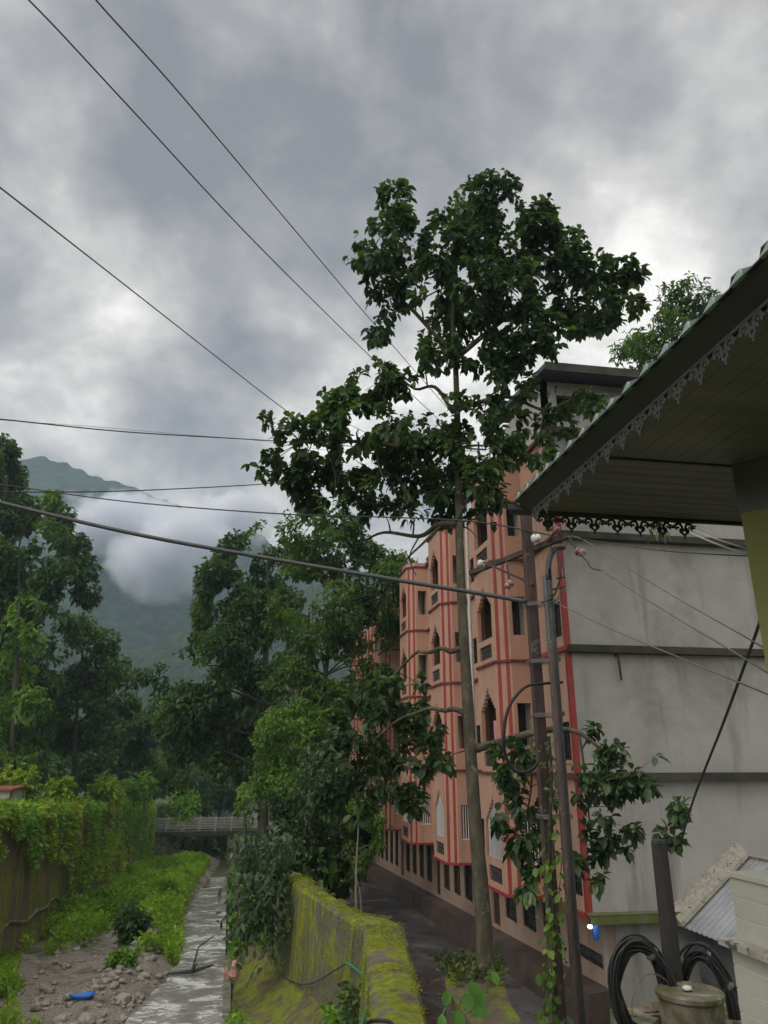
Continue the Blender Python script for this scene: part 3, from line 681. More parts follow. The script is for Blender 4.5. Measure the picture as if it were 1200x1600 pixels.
# soffit boards: far strip boards run along X, the rest along Y
seam = wy+.02
nb = 9
for i in range(nb):
    a = seam+.006+(EY-seam)*i/nb; bq = seam+(EY-seam)*(i+1)/nb; g.box(EX, a, RZ, 7.5, bq, RZ+.02+.002*(i % 2))
w_ = .11; x = EX
while x < 7.5:
    g.box(x, -3.5, RZ+.003, x+w_-.0025, seam-.012, RZ+.024); x += w_
g.build('soffit', M['soffit'], H)
g = MB(); g.box(EX, seam-.010, RZ-.006, 7.5, seam+.004, RZ+.018); g.build('seam_batten', M['wood'], H)
g = MB(); g.hexa([(EX-.02, -3.5, RZ-.01), (EX-.001, -3.5, RZ-.01), (EX-.001, EY+.03, RZ-.01), (EX-.02, EY+.03, RZ-.01), (EX-.10, -3.5, RZ+.062), (EX-.001, -3.5, RZ+.062), (EX-.001, EY+.03, RZ+.062), (EX-.10, EY+.03, RZ+.062)]); g.box(EX, EY+.001, RZ-.02, 7.5, EY+.03, RZ+.062); g.build('fascia_board', M['fascia'], H)
# sheet roof: trapezoid ribs running down to the -X edge
g = MB(); pitch_ = .16; y = EY+.07; up = .42
prof = [(0, 0), (.30, 0), (.40, .032), (.66, .032), (.76, 0)]
P = []
while y > -3.4:
    for a, h in prof: P.append((y-a*pitch_, h))
    y -= pitch_
n_ = len(P); xe = EX-.115
for (x, dz) in ((xe, 0), (7.5, (7.5-xe)*up)):
    for th in (0, .006):
        g.v += [(x, yy_, RZ+.064+dz+h+th) for yy_, h in P]
for i in range(n_-1):
    g.f.append((i+n_, i+n_+1, i+3*n_+1, i+3*n_)); g.f.append((i, i+2*n_, i+2*n_+1, i+1)); g.f.append((i, i+1, i+n_+1, i+n_))
g.build('roof_sheet', M['roofgreen'], H)
y = EY+.07; k = 0
while y > -1.0:
    q = MB(); yy_ = y-.30*pitch_
    q.add([(xe-.003, yy_-.0*pitch_, RZ+.068), (xe-.003, yy_-.46*pitch_, RZ+.068), (xe-.003, yy_-.38*pitch_, RZ+.101), (xe+.05, yy_-.0*pitch_, RZ+.068), (xe+.05, yy_-.46*pitch_, RZ+.068), (xe+.05, yy_-.38*pitch_, RZ+.101)], [(0, 1, 2), (5, 4, 3), (0, 3, 4, 1), (1, 4, 5, 2), (2, 5, 3, 0)])
    q.build('rib_end', M['ribend'], H); y -= pitch_
g = MB(); g.prism([(EX-.16, EY+.04), (EX+.10, EY+.04), (EX+.10, EY+.14), (EX-.12, EY+.14)], RZ+.01, RZ+.045); g.build('gutter_end', M['roofdark'], H)
# closing gable between soffit and sheet on the far side
g = MB(); g.prism([(EX, EY+.031), (7.5, EY+.031), (7.5, EY+.05), (EX, EY+.05)], lambda x, y: RZ+.061, lambda x, y: RZ+.062+(x-xe)*up*.98); g.build('gable_board', M['soffit'], H)
# tin lace valance motif in a plane (s along edge, z down)
def motif(mb, P, w):
    def ring(cs, cz, ro, ri, a0, a1, n=10):
        for k in range(n):
            u = math.radians(a0+(a1-a0)*k/n); v = math.radians(a0+(a1-a0)*(k+1)/n)
            q = [(cs+ro*math.cos(u), cz+ro*math.sin(u)), (cs+ro*math.cos(v), cz+ro*math.sin(v)), (cs+ri*math.cos(v), cz+ri*math.sin(v)), (cs+ri*math.cos(u), cz+ri*math.sin(u))]
            slab(q)
    def slab(q):
        mb.hexa([P(a, z, -.002) for a, z in q]+[P(a, z, .002) for a, z in q])
    h = w
    slab([(0, 0), (w, 0), (w, -.10*h), (0, -.10*h)])
    for sgn, c in ((-1, .27*w), (1, .73*w)):
        a0, a1 = (-30, 250) if sgn > 0 else (-70, 210)
        ring(c, -.27*h, .20*w, .095*w, a0-20, a1+20)
        ring(c+sgn*.02*w, -.29*h, .055*w, .0001, 0, 360, 8)
    # pendant diamond with a hole
    c = .5*w; cz = -.50*h
    for r_ in ((.20, .08),):
        o_, i_ = r_[0]*w, r_[1]*w
        D = [(c, cz+o_), (c+o_, cz), (c, cz-o_), (c-o_, cz)]; I = [(c, cz+i_), (c+i_, cz), (c, cz-i_), (c-i_, cz)]
        for k in range(4): slab([D[k], D[(k+1) % 4], I[(k+1) % 4], I[k]])
    ring(c, -.73*h, .05*w, .0001, 0, 360, 8); ring(c+.17*w, -.50*h, .05*w, .0001, 0, 360, 8); ring(c-.17*w, -.50*h, .05*w, .0001, 0, 360, 8)
    ring(.0, -.16*h, .09*w, .04*w, 180, 360, 8); ring(w, -.16*h, .09*w, .04*w, 180, 360, 8)
    ring(0.03*w, -.30*h, .055*w, .0001, 0, 360, 8); ring(.97*w, -.30*h, .055*w, .0001, 0, 360, 8)
mw = .158
g = MB(); k = 0
while EX+.05+k*mw < wx+.35:
    s0 = EX+.02+k*mw; motif(g, (lambda a, z, n, s0=s0: (s0+a, EY+.035+n, RZ-.005+z)), mw); k += 1
g.build('lace_valance', M['fret'], H)
g = MB(); k = 0; mw2 = .16
while k < 32:
    s0 = EY-.02-k*mw2; motif(g, (lambda a, z, n, s0=s0: (EX-.026+n, s0-a, RZ-.008+z*.85)), mw2); k += 1
g.build('lace_valance', M['fret'], H)
# olive wall, canted, with dark wall beam above
ca, sa = .62, -.785
g = MB(); zt_ = at(1148, 806, 3.66).z
g.prism([(wx, wy), (wx+ca*3, wy+sa*3), (wx+ca*3+1.5, wy+sa*3+1.2), (wx+1.5, wy+.02)][::1], -5.3, zt_); g.build('olive_wall', M['yellowgreen'], H)
g = MB(); g.prism([(wx-.004, wy+.004), (wx+ca*3, wy+sa*3-.01), (wx+ca*3+1.5, wy+sa*3+1.2), (wx+1.5, wy+.026)], zt_+.001, RZ-.001); g.build('wall_beam', M['soffit'], H)
# cream block pillar of the veranda
px0 = 2.6; c0 = atX(1140, 1368, px0); c1 = atX(1150, 1466, px0)
PL = empty('cream_block_pillar', (px0+.3, c0.y-1, c1.z-1.2), 'cream painted block parapet with flaked ledge at the right edge', 'wall')
g = MB(); mo = MB()
zt0, zl0 = c0.z, c1.z
ch = (zt0-zl0)/3.02; z = zt0-ch; i = 0
while z > zl0-2.6:
    upper = z > zl0-.03
    xx = px0 if upper else px0-.035; yf = c0.y if upper else c0.y+.02
    h = ch if upper else ch*1.06
    yq = yf; off = .34 if i % 2 else .52; first = True
    while yq > c0.y-2.5:
        y2 = yq-(off if first else .42); first = False
        g.box(xx, y2+.006, z+.004, xx+.5, yq, z+h-.004); yq = y2
    mo.box(xx+.004, c0.y-2.5, z-.004, xx+.49, yf-.004, z+.004+.001)
    z -= (h if z-h > zl0-.02 or not upper else h+.02); i += 1
mo.box(px0+.006, c0.y-2.5, zl0-2.7, px0+.48, c0.y-.006, zt0-.006)
g.build('block', M['cream'], PL); mo.build('mortar', M['creammortar'], PL)
g = MB(); g.box(px0-.09, c0.y-2.5, zl0-.03, px0+.5, c0.y+.05, zl0+.0); g.build('flaked_ledge', M['oldledge'], PL)
g = MB(); g.box(px0-.012, c0.y-2.5, zt0-.002, px0+.52, c0.y+.012, zt0+.02); g.build('cap', M['cream'], PL)
# ------------------------------------------------------------------ tin shed against the end wall
e0 = atY(1068, 1442, GY-.20); r0 = atY(1163, 1340, GY-.20)
SH = empty('tin_roof_shed', (r0.x, 13, -5.5), 'lean-to shed with sloping galvanised sheet roof against the bare grey wall', 'shed')
g = MB(); n_ = 40; ln_ = 7.5; dx = r0.x-e0.x; dz = r0.z-e0.z
for th in (0, .01):
    for i in range(n_*2+1):
        Y = GY-.22-ln_*i/(2*n_); h = .025 if i % 2 else 0
        g.v += [(e0.x-.1, Y, e0.z-.1*dz/dx+h+th), (r0.x, Y, r0.z+h+th)]
q_ = 2*(2*n_+1)
for i in range(2*n_):
    a = 2*i; g.f += [(a, a+1, a+3, a+2), (a+q_, a+2+q_, a+3+q_, a+1+q_), (a, a+2, a+2+q_, a+q_)]
g.build('roof_sheet', M['tin'], SH)
g = MB(); g.hexa([(r0.x-.02, GY-7.7, r0.z+.0), (r0.x+2.2, GY-7.7, r0.z-1.6), (r0.x+2.2, GY-.22, r0.z-1.6), (r0.x-.02, GY-.22, r0.z+.0), (r0.x-.02, GY-7.7, r0.z+.05), (r0.x+2.2, GY-7.7, r0.z-1.55), (r0.x+2.2, GY-.22, r0.z-1.55), (r0.x-.02, GY-.22, r0.z+.05)])
g.build('rear_roof_slope', M['tin'], SH)
g = MB(); g.box(e0.x+.25, GY-7.4, -6.0, r0.x+2, GY-.22, e0.z+.05); g.build('wall', M['shedwall'], SH)
# rough mortar fillet where the roof meets the wall
g = MB(); nn = 40
for i in range(nn+1):
    u = i/nn; x = e0.x-.15+(dx+.15)*u; z = e0.z-.1+(dz+.1)*u+.03; w = .30+.06*mnoise.noise(Vector((u*9, 0, 0))); j1 = .03*mnoise.noise(Vector((u*25, 3, 0)))
    g.v += [(x, GY-.42, z+.03), (x-.03, GY-.40, z+.11+j1), (x-.08, GY-.12, z+w+j1), (x-.08, GY, z+w+.02), (x, GY, z-.03)]
g.f = [(i*5+j, i*5+(j+1) % 5, (i+1)*5+(j+1) % 5, (i+1)*5+j) for i in range(nn) for j in range(5)]+[(0, 1, 2, 3, 4), tuple(nn*5+j for j in (4, 3, 2, 1, 0))]
g.build('mortar_fillet', M['oldledge'], SH)
g = MB(); g.box(r0.x-.06, GY-7.6, r0.z+.052, r0.x+.10, GY-.24, r0.z+.075); g.build('ridge_cap', M['oldledge'], SH)
# ------------------------------------------------------------------ terrace, drum, post and coils
TZ = -2.45
tp = atz(985, 1600, TZ)
g = MB(); g.box(tp.x, 1.0, -5.4, 8.0, 8.25, TZ); o = g.build('yard_terrace', M['concrete']); tag(o, kind='structure')
dp = at(1078, 1556, 8.0); DR = .285
g = MB(); g.lathe((dp.x, dp.y, TZ), (0, 0, 1), [(0, .25), (0.0, DR-.02), (.02, DR), (.30, DR+.005), (.325, DR+.03), (.36, DR+.03), (.375, DR), (.37, .2), (.37, .01)], 28)
o = g.build('concrete_drum', surf('mossy_drum_concrete', (.15, .12, .085), (.27, .235, .185), 3.5, .95, c3=(.065, .075, .018), s3=2.2, r3=(.40, .56), stretch=(1, 1, .3), bs=.5), smooth=False); tag(o, 'mossy round concrete drum standing below the dark post at bottom right', 'drum')
for poly in o.data.polygons: poly.use_smooth = False
pt_ = at(1053, 1322, 8.05); pb = at(1068, 1548, 8.05)
PO = empty('wooden_post', (pt_.x, pt_.y, TZ), 'short dark wooden post with a stay wire tied to its top', 'post')
g = MB(); g.tube([(pt_.x, pt_.y+.30, TZ), (pt_.x, pt_.y+.30, TZ+.6), (pt_.x, pt_.y+.30, pt_.z+.0)], [.092, .086, .078], 9, jit=.03); g.build('shaft', M['wood'], PO)
g = MB(); g.tube([(pt_.x+.0, pt_.y+.30, pt_.z-.002), (pt_.x, pt_.y+.30, pt_.z+.03)], [.082, .07], 9); g.build('cap', M['wood'], PO)
def coil(name, c, R, rz, ax, n, label, tails):
    c = Vector(c); u = Vector(ax).normalized(); wv = Vector((0, 0, 1)); nm = u.cross(wv)
    E = empty(name, tuple(c-Vector((0, 0, rz))), label, 'cable', 'black cable coils hung by the dark post')
    g = MB()
    for i in range(n):
        rr = random.uniform(-.055, .055); off = random.uniform(-.07, .07); dz = random.uniform(-.03, .05)
        pts = []
        for k in range(37):
            an = 2*math.pi*k/36; wob = .018*math.sin(an*3+i)
            pts.append(c+u*((R+rr+wob)*math.cos(an))+wv*((rz+rr+wob)*math.sin(an)+dz)+nm*(off+.02*math.sin(an*2+i*2)))
        g.tube(pts, .0135, 6, False)
    g.build('turns', M['rubber'], E, smooth=True)
    for (an, w_) in tails:
        p = c+u*(R*math.cos(an))+wv*(rz*math.sin(an)); tdir = (u*(-math.sin(an))+wv*math.cos(an))
        q = MB(); q.lathe(p-tdir*.02, tdir, [(0, .05), (0, .075), (.035, .08), (.04, .05)], 10); q.build('tie', M['wiregrey'], E)
cc = at(1003, 1550, 8.2)
coil('cable_coil', cc, .25, .40, (1, -.25, 0), 26, 'large coil of black cable hanging left of the dark post', [(1.0, 1)])
g = MB(); c2 = cc+Vector((.06, -.12, -.12)); pts = [c2+Vector((.24*math.cos(k*.3), 0, .30*math.sin(k*.3)))for k in range(1, 12)]
g.tube(pts, .006, 5); o = g.build('loose_wire', M['wiregrey']); tag(o, 'thin grey wire loop in front of the black cable coil', 'wire')
cc2 = at(1108, 1600, 8.6)
coil('cable_coil', cc2, .27, .62, (.9, -.6, 0), 22, 'coil of black cable hanging between the dark post and cream blocks', [(1.3, 1), (2.2, 1), (.6, 1)])
# crumpled packet
m, t, b, _ = newmat('teal_printed_foil'); c = ramp(t, [(.38, (.02, .30, .24)), (.52, (.04, .42, .34)), (.60, (.5, .55, .5)), (.68, (.5, .08, .06))], tex(t, 16, 2, .5), 'CONSTANT')
t.links.new(c, b.inputs['Base Color']); b.inputs['Roughness'].default_value = .35; M['foil'] = m
bp = at(1008, 1581, 7.55); g = MB(); nn = 12
for j in range(nn+1):
    for i in range(nn+1):
        u, v = i/nn, j/nn; g.v.append((bp.x-.13+.27*u, bp.y-.10+.20*v, TZ+.03+.05*math.sin(u*3.1)*math.sin(v*3.1)+.045*mnoise.noise(Vector((u*5, v*5, 1)))+v*.09))
g.f = [(j*(nn+1)+i, j*(nn+1)+i+1, (j+1)*(nn+1)+i+1, (j+1)*(nn+1)+i) for j in range(nn) for i in range(nn)]
o = g.build('crumpled_packet', M['foil']); md = o.modifiers.new('thick', 'SOLIDIFY'); md.thickness = .01; tag(o, 'crumpled teal and red foil packet lying below the left cable coil', 'litter')
bp = at(1073, 1537, 7.95); g = MB(); g.ball((bp.x, bp.y, TZ+.40), (.05, .04, .02), 9, 6, .5, 2); o = g.build('paper_scrap', M['porcelain']); tag(o, 'small white scrap lying on top of the concrete drum', 'litter')
# ------------------------------------------------------------------ poles and cross-arm
pA = at(848, 1200, 10.15); pB = at(876, 1200, 10.0)
def poleobj(name, p, zt, r, mat, label, cat='pole', sq=False):
    E = empty(name, (p.x, p.y, zr(p.y)), label, cat)
    g = MB()
    if sq:      # rusty channel-iron pole
        w = r*1.15
        g.box(p.x-w, p.y-w, zr(p.y)-.3, p.x+w, p.y-w+.02, zt); g.box(p.x-w, p.y-w+.02, zr(p.y)-.3, p.x-w+.02, p.y+w, zt); g.box(p.x+w-.02, p.y-w+.02, zr(p.y)-.3, p.x+w, p.y+w, zt)
        g.box(p.x-w+.02, p.y+w*.2, zr(p.y)-.3, p.x+w-.02, p.y+w*.2+.012, zt)
    else: g.tube([(p.x, p.y, zr(p.y)-.3), (p.x, p.y, zr(p.y)+3), (p.x, p.y, zt)], [r*1.15, r*1.05, r], 14)
    g.build('shaft', mat, E, smooth=not sq); return E
zA = at(832, 800, 10.15).z+.25
EA = poleobj('power_pole', pA, zA, .056, M['rust'], 'rusty steel power pole carrying the cross-arm in front of the peach building', sq=True)
zB = at(836, 900, 10.0).z
EB = poleobj('service_pole', pB, zB, .062, M['polegrey'], 'grey galvanised pole with a bent conduit top beside the rusty pole')
pC = at(889, 1400, 9.7)
EC = poleobj('iron_strut', pC, at(868, 1000, 9.7).z, .034, M['rust'], 'thin rusty brown strut right of the grey galvanised pole', 'pole')
pD = at(853, 1500, 9.9)
g = MB()
for z_ in (at(850, 1035, 10).z, at(850, 1120, 10).z, at(850, 1280, 10).z, at(850, 945, 10).z):
    g = MB(); wp = []
    for k in range(3): wp += [(pA.x-.10, pA.y-.10, z_+k*.02), (pB.x+.08, pB.y-.09, z_+.02+k*.02), (pB.x+.08, pB.y+.09, z_+k*.02), (pA.x-.10, pA.y+.10, z_+k*.02)]
    g.tube(wp, .007, 5); g.build('binding_wire', M['wiregrey'], EA)
# bent conduit
g = MB(); pts = [(pB.x-.02, pB.y-.13, zr(pB.y)), (pB.x-.02, pB.y-.13, zB-.6), (pB.x-.02, pB.y-.13, zB-.1), (pB.x+.0, pB.y-.13, zB+.18), (pB.x+.10, pB.y-.14, zB+.36), (pB.x+.24, pB.y-.15, zB+.40)]
g.tube(curve(pts, 6), .042, 9); g.build('conduit', M['cablegrey'], EB, smooth=True)
a1 = at(887, 836, 9.5); a2 = at(735, 900, 11.6); a2.z = a1.z = at(845, 856, 10.1).z
g = MB(); g.bar(a1, a2, .065, .075); arm = g.build('cross_arm', M['rust'], EA)
g = MB(); mid = (a1*.45+a2*.55); g.bar((pA.x, pA.y-.1, a1.z-.55), (mid.x-.35, mid.y+.2, a1.z-.03), .03); g.build('arm_brace', M['rust'], EA)
def insul(p, axis, r, mat, parent, nm='insulator'):
    g = MB(); g.lathe(p, axis, [(0, .3*r), (.2*r, .8*r), (.5*r, r), (.8*r, r*.95), (.9*r, .6*r), (1.2*r, .6*r), (1.4*r, .95*r), (1.8*r, .9*r), (2.1*r, .5*r), (2.3*r, .25*r)], 14)
    return g.build(nm, mat, parent, smooth=True)
def onarm(px): # point on arm by photo x
    lo, hi = 0, 1
    for _ in range(30):
        u = (lo+hi)/2; p = a1+(a2-a1)*u; depth = (p.x*SY+p.y*CY)*CP+p.z*SP; x = 600+F*(p.x*CY-p.y*SY)/depth
        if x > px: lo = u
        else: hi = u
    return a1+(a2-a1)*u
p1 = onarm(846); insul(p1+Vector((-.16, -.05, .075)), (1, .1, .25), .066, M['porcelain'], EA)
p2 = onarm(768); insul(p2+Vector((-.22, 0, .03)), (1, .3, -.15), .06, M['porcelain'], EA)
for px_, py_, d_, dr in ((905, 862, 9.3, (.4, -.5, -.35)), (797, 912, 10.4, (-.5, .3, -.5)), (868, 828, 9.5, (-.4, .3, .6))):
    pp = at(px_, py_, d_); root = onarm(px_-16 if px_ > 800 else px_-6)
    g = MB(); g.tube([root, root.lerp(pp, .5)+Vector((0, 0, -.02)), pp], .016, 6); g.build('insulator_shackle', M['rust'], EA)
    insul(pp-Vector(dr).normalized()*.05, dr, .062, M['porcelainbrown'], EA)
# ------------------------------------------------------------------ wires
def wire(name, pts, r, mat, label, n=10, cat='wire'):
    pts = [Vector(p) for p in pts]
    if (pts[0].x*CY-pts[0].y*SY)/(pts[0].x*SY+pts[0].y*CY) < -.55: cp = curve(pts, n); cp.insert(0, cp[0]+(cp[0]-cp[2]).normalized()*22)   # goes on to the next pole, out of frame
    else: cp = curve(pts, n)
    g = MB(); g.tube(cp, r, 6); o = g.build(name, mat, smooth=True); return tag(o, label, cat)
rp = atX(748, 702, 7.9)
g = MB(); E = empty('roof_pole', (rp.x, rp.y, TOP), 'thin steel wire pole standing on the roof edge behind the tall tree', 'pole')
g.tube([(rp.x, rp.y, TOP), (rp.x, rp.y, rp.z+.3)], .04, 8); g.build('shaft', M['iron'], E)
g = MB(); g.bar((rp.x-.5, rp.y, rp.z), (rp.x+.3, rp.y, rp.z), .05); g.build('arm', M['iron'], E)
wire('power_line', [at(-440, -455, 4.3), at(-140, -175, 5.3), at(45, 0, 6.2), at(200, 165, 7.6), at(400, 380, 11.0), at(590, 568, 18), at(670, 641, 21.5), Vector((rp.x-.45, rp.y, rp.z))], .0105, M['wire'], 'black power line crossing the sky from the upper left, lower of the steep pair')
wire('power_line', [at(-190, -405, 4.3), at(20, -155, 5.3), at(150, 0, 6.2), at(280, 145, 7.6), at(440, 335, 11.0), at(575, 495, 16), at(680, 616, 21.5), Vector((rp.x+.2, rp.y, rp.z))], .0105, M['wire'], 'black power line crossing the sky from the upper left, upper of the steep pair')
b2 = atX(703, 826, 7.1)
wire('power_line', [at(-90, 225, 7), at(0, 293, 7.8), at(200, 449, 11), at(330, 551, 14.5), at(445, 640, 18), at(600, 752, 23.5), Vector((BX+.4, BY[1]+.3, TOP-.3))], .0115, M['wire'], 'black wire slanting down from the left edge into the tree crown')
wire('thin_wire', [at(-80, 650, 12), at(0, 655, 12.5), at(200, 675, 14.5), at(415, 688, 17.5), at(600, 700, 21), Vector((rp.x, rp.y-.04, rp.z-.1))], .013, M['wire'], 'thin black wire running nearly level left of the tree, highest of the level wires')
wire('thin_wire', [at(-80, 770, 13), at(0, 769, 13.5), at(200, 767, 15.5), at(430, 755, 18.5), at(560, 741, 21), Vector((rp.x, rp.y-.04, rp.z-.75))], .013, M['wire'], 'thin black wire that rises towards the tree from the left edge')
wire('thin_wire', [at(-80, 747, 13), at(0, 757, 12.8), at(200, 784, 12.2), at(440, 803, 11.6), at(600, 808, 11.2), at(740, 815, 10.6), at(860, 836, 9.8), at(884, 838, 9.5)], .011, M['wire'], 'thin black wire running from the left edge to the cross-arm tip')
wire('thick_cable', [at(-90, 760, 11.8), at(0, 785, 11.6), at(200, 832, 11.3), at(400, 869, 11.0), at(600, 903, 10.6), at(760, 929, 10.3), at(822, 940, 10.08)], .034, M['cablegrey'], 'thick grey insulated cable crossing from the left edge to the pole', cat='cable')
wire('faint_wire', [at(-80, 645, 24), at(0, 656, 25), at(150, 667, 28), at(300, 680, 31), at(400, 688, 33), at(520, 705, 36)], .009, M['wiregrey'], 'faint hair-thin wire just above the highest level wire on the left')
wire('strand_wire', [at(905, 862, 9.25), at(943, 893, 8.4), at(1040, 955, 6.4), at(1137, 1013, 5.3), at(1230, 1070, 4.6)], .0065, M['wiregrey'], 'grey strand wire from the pink insulator slanting down across the cement wall')
wire('strand_wire', [onarm(884), at(910, 843, 9.0), at(1030, 918, 6.6), at(1173, 1000, 4.9), at(1250, 1045, 4.3)], .006, M['wiregrey'], 'grey strand wire from the cross-arm tip to the olive wall')
wire('strand_wire', [at(858, 937, 10), at(960, 985, 7.6), at(1060, 1027, 6.2), at(1183, 1078, 5.0), at(1260, 1110, 4.5)], .0065, M['wiregrey'], 'grey strand wire tied to the pole clamp, lowest across the cement wall')
wire('strand_wire', [onarm(884), at(893, 840, 9.2), at(960, 850, 7.6), at(1033, 860, 6.2), at(1153, 868, 4.8), at(1220, 868, 4.3)], .006, M['cablegrey'], 'dark green wire running almost level under the lace valance')
wire('house_wire', [at(1040, 815, 6.2), at(1100, 842, 5.2), at(1153, 862, 4.6), at(1210, 880, 4.2)], .0065, M['wirepale'], 'pale wire slanting under the lace valance, lower of two')
wire('house_wire', [at(1046, 812, 6.2), at(1100, 835, 5.2), at(1153, 853, 4.6), at(1210, 868, 4.2)], .005, M['wirepale'], 'pale wire slanting under the lace valance, upper of two')
wire('stay_wire', [at(1196, 945, 4.75), at(1174, 1010, 5.2), at(1130, 1130, 6.2), at(1085, 1245, 7.6), at(1062, 1322, 8.30)], .012, M['cablegrey'], 'dark stay wire running from the olive wall down to the post top')
wire('hanging_loop', [at(879, 1066, 9.9), at(850, 1068, 9.8), at(820, 1074, 9.75), at(795, 1105, 9.7), at(787, 1150, 9.7), at(790, 1180, 9.75), at(805, 1205, 9.8), at(828, 1204, 9.85), at(842, 1190, 9.95)], .021, M['rubber'], 'black cable hanging in a loop left of the rusty pole', cat='cable')
wire('jumper_wire', [at(858, 852, 9.8), at(872, 866, 9.7), at(877, 890, 9.65), at(872, 915, 9.7), at(862, 935, 9.8), at(846, 942, 9.9)], .011, M['rubber'], 'black jumper wire curving right of the grey pole top', cat='cable')
E = empty('twisted_jumper', tuple(at(870, 935, 9.6)), 'twisted jumper wire with dark clips between insulator and pole clamp', 'wire')
g = MB(); tw = curve([at(878, 890, 9.6), at(880, 912, 9.55), at(876, 925, 9.55), at(866, 938, 9.65), at(848, 942, 9.9)], 8); g.tube(tw, .006, 5); g.tube([p_+Vector((.05, 0, .01)) for p_ in tw], .006, 5); g.build('strands', M['wiregrey'], E)
for px_, py_ in ((874, 903), (878, 903), (868, 920), (878, 918), (864, 930)):
    q = MB(); c_ = at(px_, py_, 9.5); q.bar(c_-Vector((.035, 0, .012)), c_+Vector((.035, 0, .012)), .03, .022); q.build('clip', M['rubber'], E)
wire('tail_wire', [at(908, 868, 9.2), at(918, 878, 9.15), at(925, 888, 9.1), at(943, 892, 9.0)], .008, M['iron'], 'short dark wire tail hooked at the pink insulator over the cement wall')
# ------------------------------------------------------------------ trees
def tree(name, label, base, trunkpts, r0, r1, blobs, dens, per, L, Wd, leafm, barkm, detail=1, gap=-.2, gs=.8, down=.25, limbs=.5, limbr=.35, group=None, shell=2.6, twigs=0, cat='tree', spread=.8, droop=.15, extra=None):
    E = empty(name, base, label, cat, group)
    g = MB(); tp_ = curve(trunkpts, 5); m_ = len(tp_)
    rad = [r0+(r1-r0)*(i/(m_-1))**.8 for i in range(m_)]; rad[0] = r0*1.35; 
    if m_ > 2: rad[1] = rad[1]*1.12
    g.tube(tp_, rad, 10, jit=.05)
    ext_ = []
    if extra:
        for pts, ra, rb in extra:
            cp = curve(pts, 5); ext_ += [(p_, ra+(rb-ra)*i/(len(cp)-1)) for i, p_ in enumerate(cp)]; g.tube(cp, [ra+(rb-ra)*i/(len(cp)-1) for i in range(len(cp))], 7, jit=.06)
    C, D, Q, LL, tips = whorls(blobs, dens, per, L, spread=spread, down=down, gap=gap, gs=gs, shell=shell)
    for (c, r) in blobs:
        if random.random() > limbs: continue
        c = Vector(c)
        # nearest trunk point somewhat below the clump
        cand = [(abs((p_-c).length-(c.z-p_.z)*.3)+max(0, p_.z-c.z+.4*r)*2+1.2, p_, rad[i]) for i, p_ in enumerate(tp_)]+[((p_-c).length, p_, ra_) for p_, ra_ in ext_]
        p_, ra_ = min(cand, key=lambda q_: q_[0])[1:]
        mid = p_.lerp(c, .55)+Vector((random.uniform(-.12, .12), random.uniform(-.12, .12), .05))*(p_-c).length
        rr = min(ra_*.55, limbr*r*.16+.012)
        cp = curve([p_, mid, c], 4); g.tube(cp, [rr*(1-.75*k/(len(cp)-1)) for k in range(len(cp))], 6, jit=.06)
        if twigs:
            sel = tips[np.linalg.norm(tips-np.array(c), axis=1) < r*1.2]
            for q in range(min(twigs, len(sel))):
                e = Vector(sel[random.randrange(len(sel))]); g.tube([c, c.lerp(e, .6)+Vector((0, 0, .05*r)), e], [rr*.28, rr*.2, .006], 4, False)
    g.build('trunk', barkm, E, smooth=True)
    leafmesh('crown', C, D, Q, LL, Wd, leafm, E, detail=detail, droop=droop)
    return E
def bl(lst, d, dj=.8, rs=1.0):
    out = []
    for it in lst:
        x, y, r = it[:3]; dd = d+(it[3] if len(it) > 3 else random.uniform(-dj, dj))
        p = at(x, y, dd); depth = (p.x*SY+p.y*CY)*CP+p.z*SP
        out.append(((p.x, p.y, p.z), r*rs*depth/F))
    return out
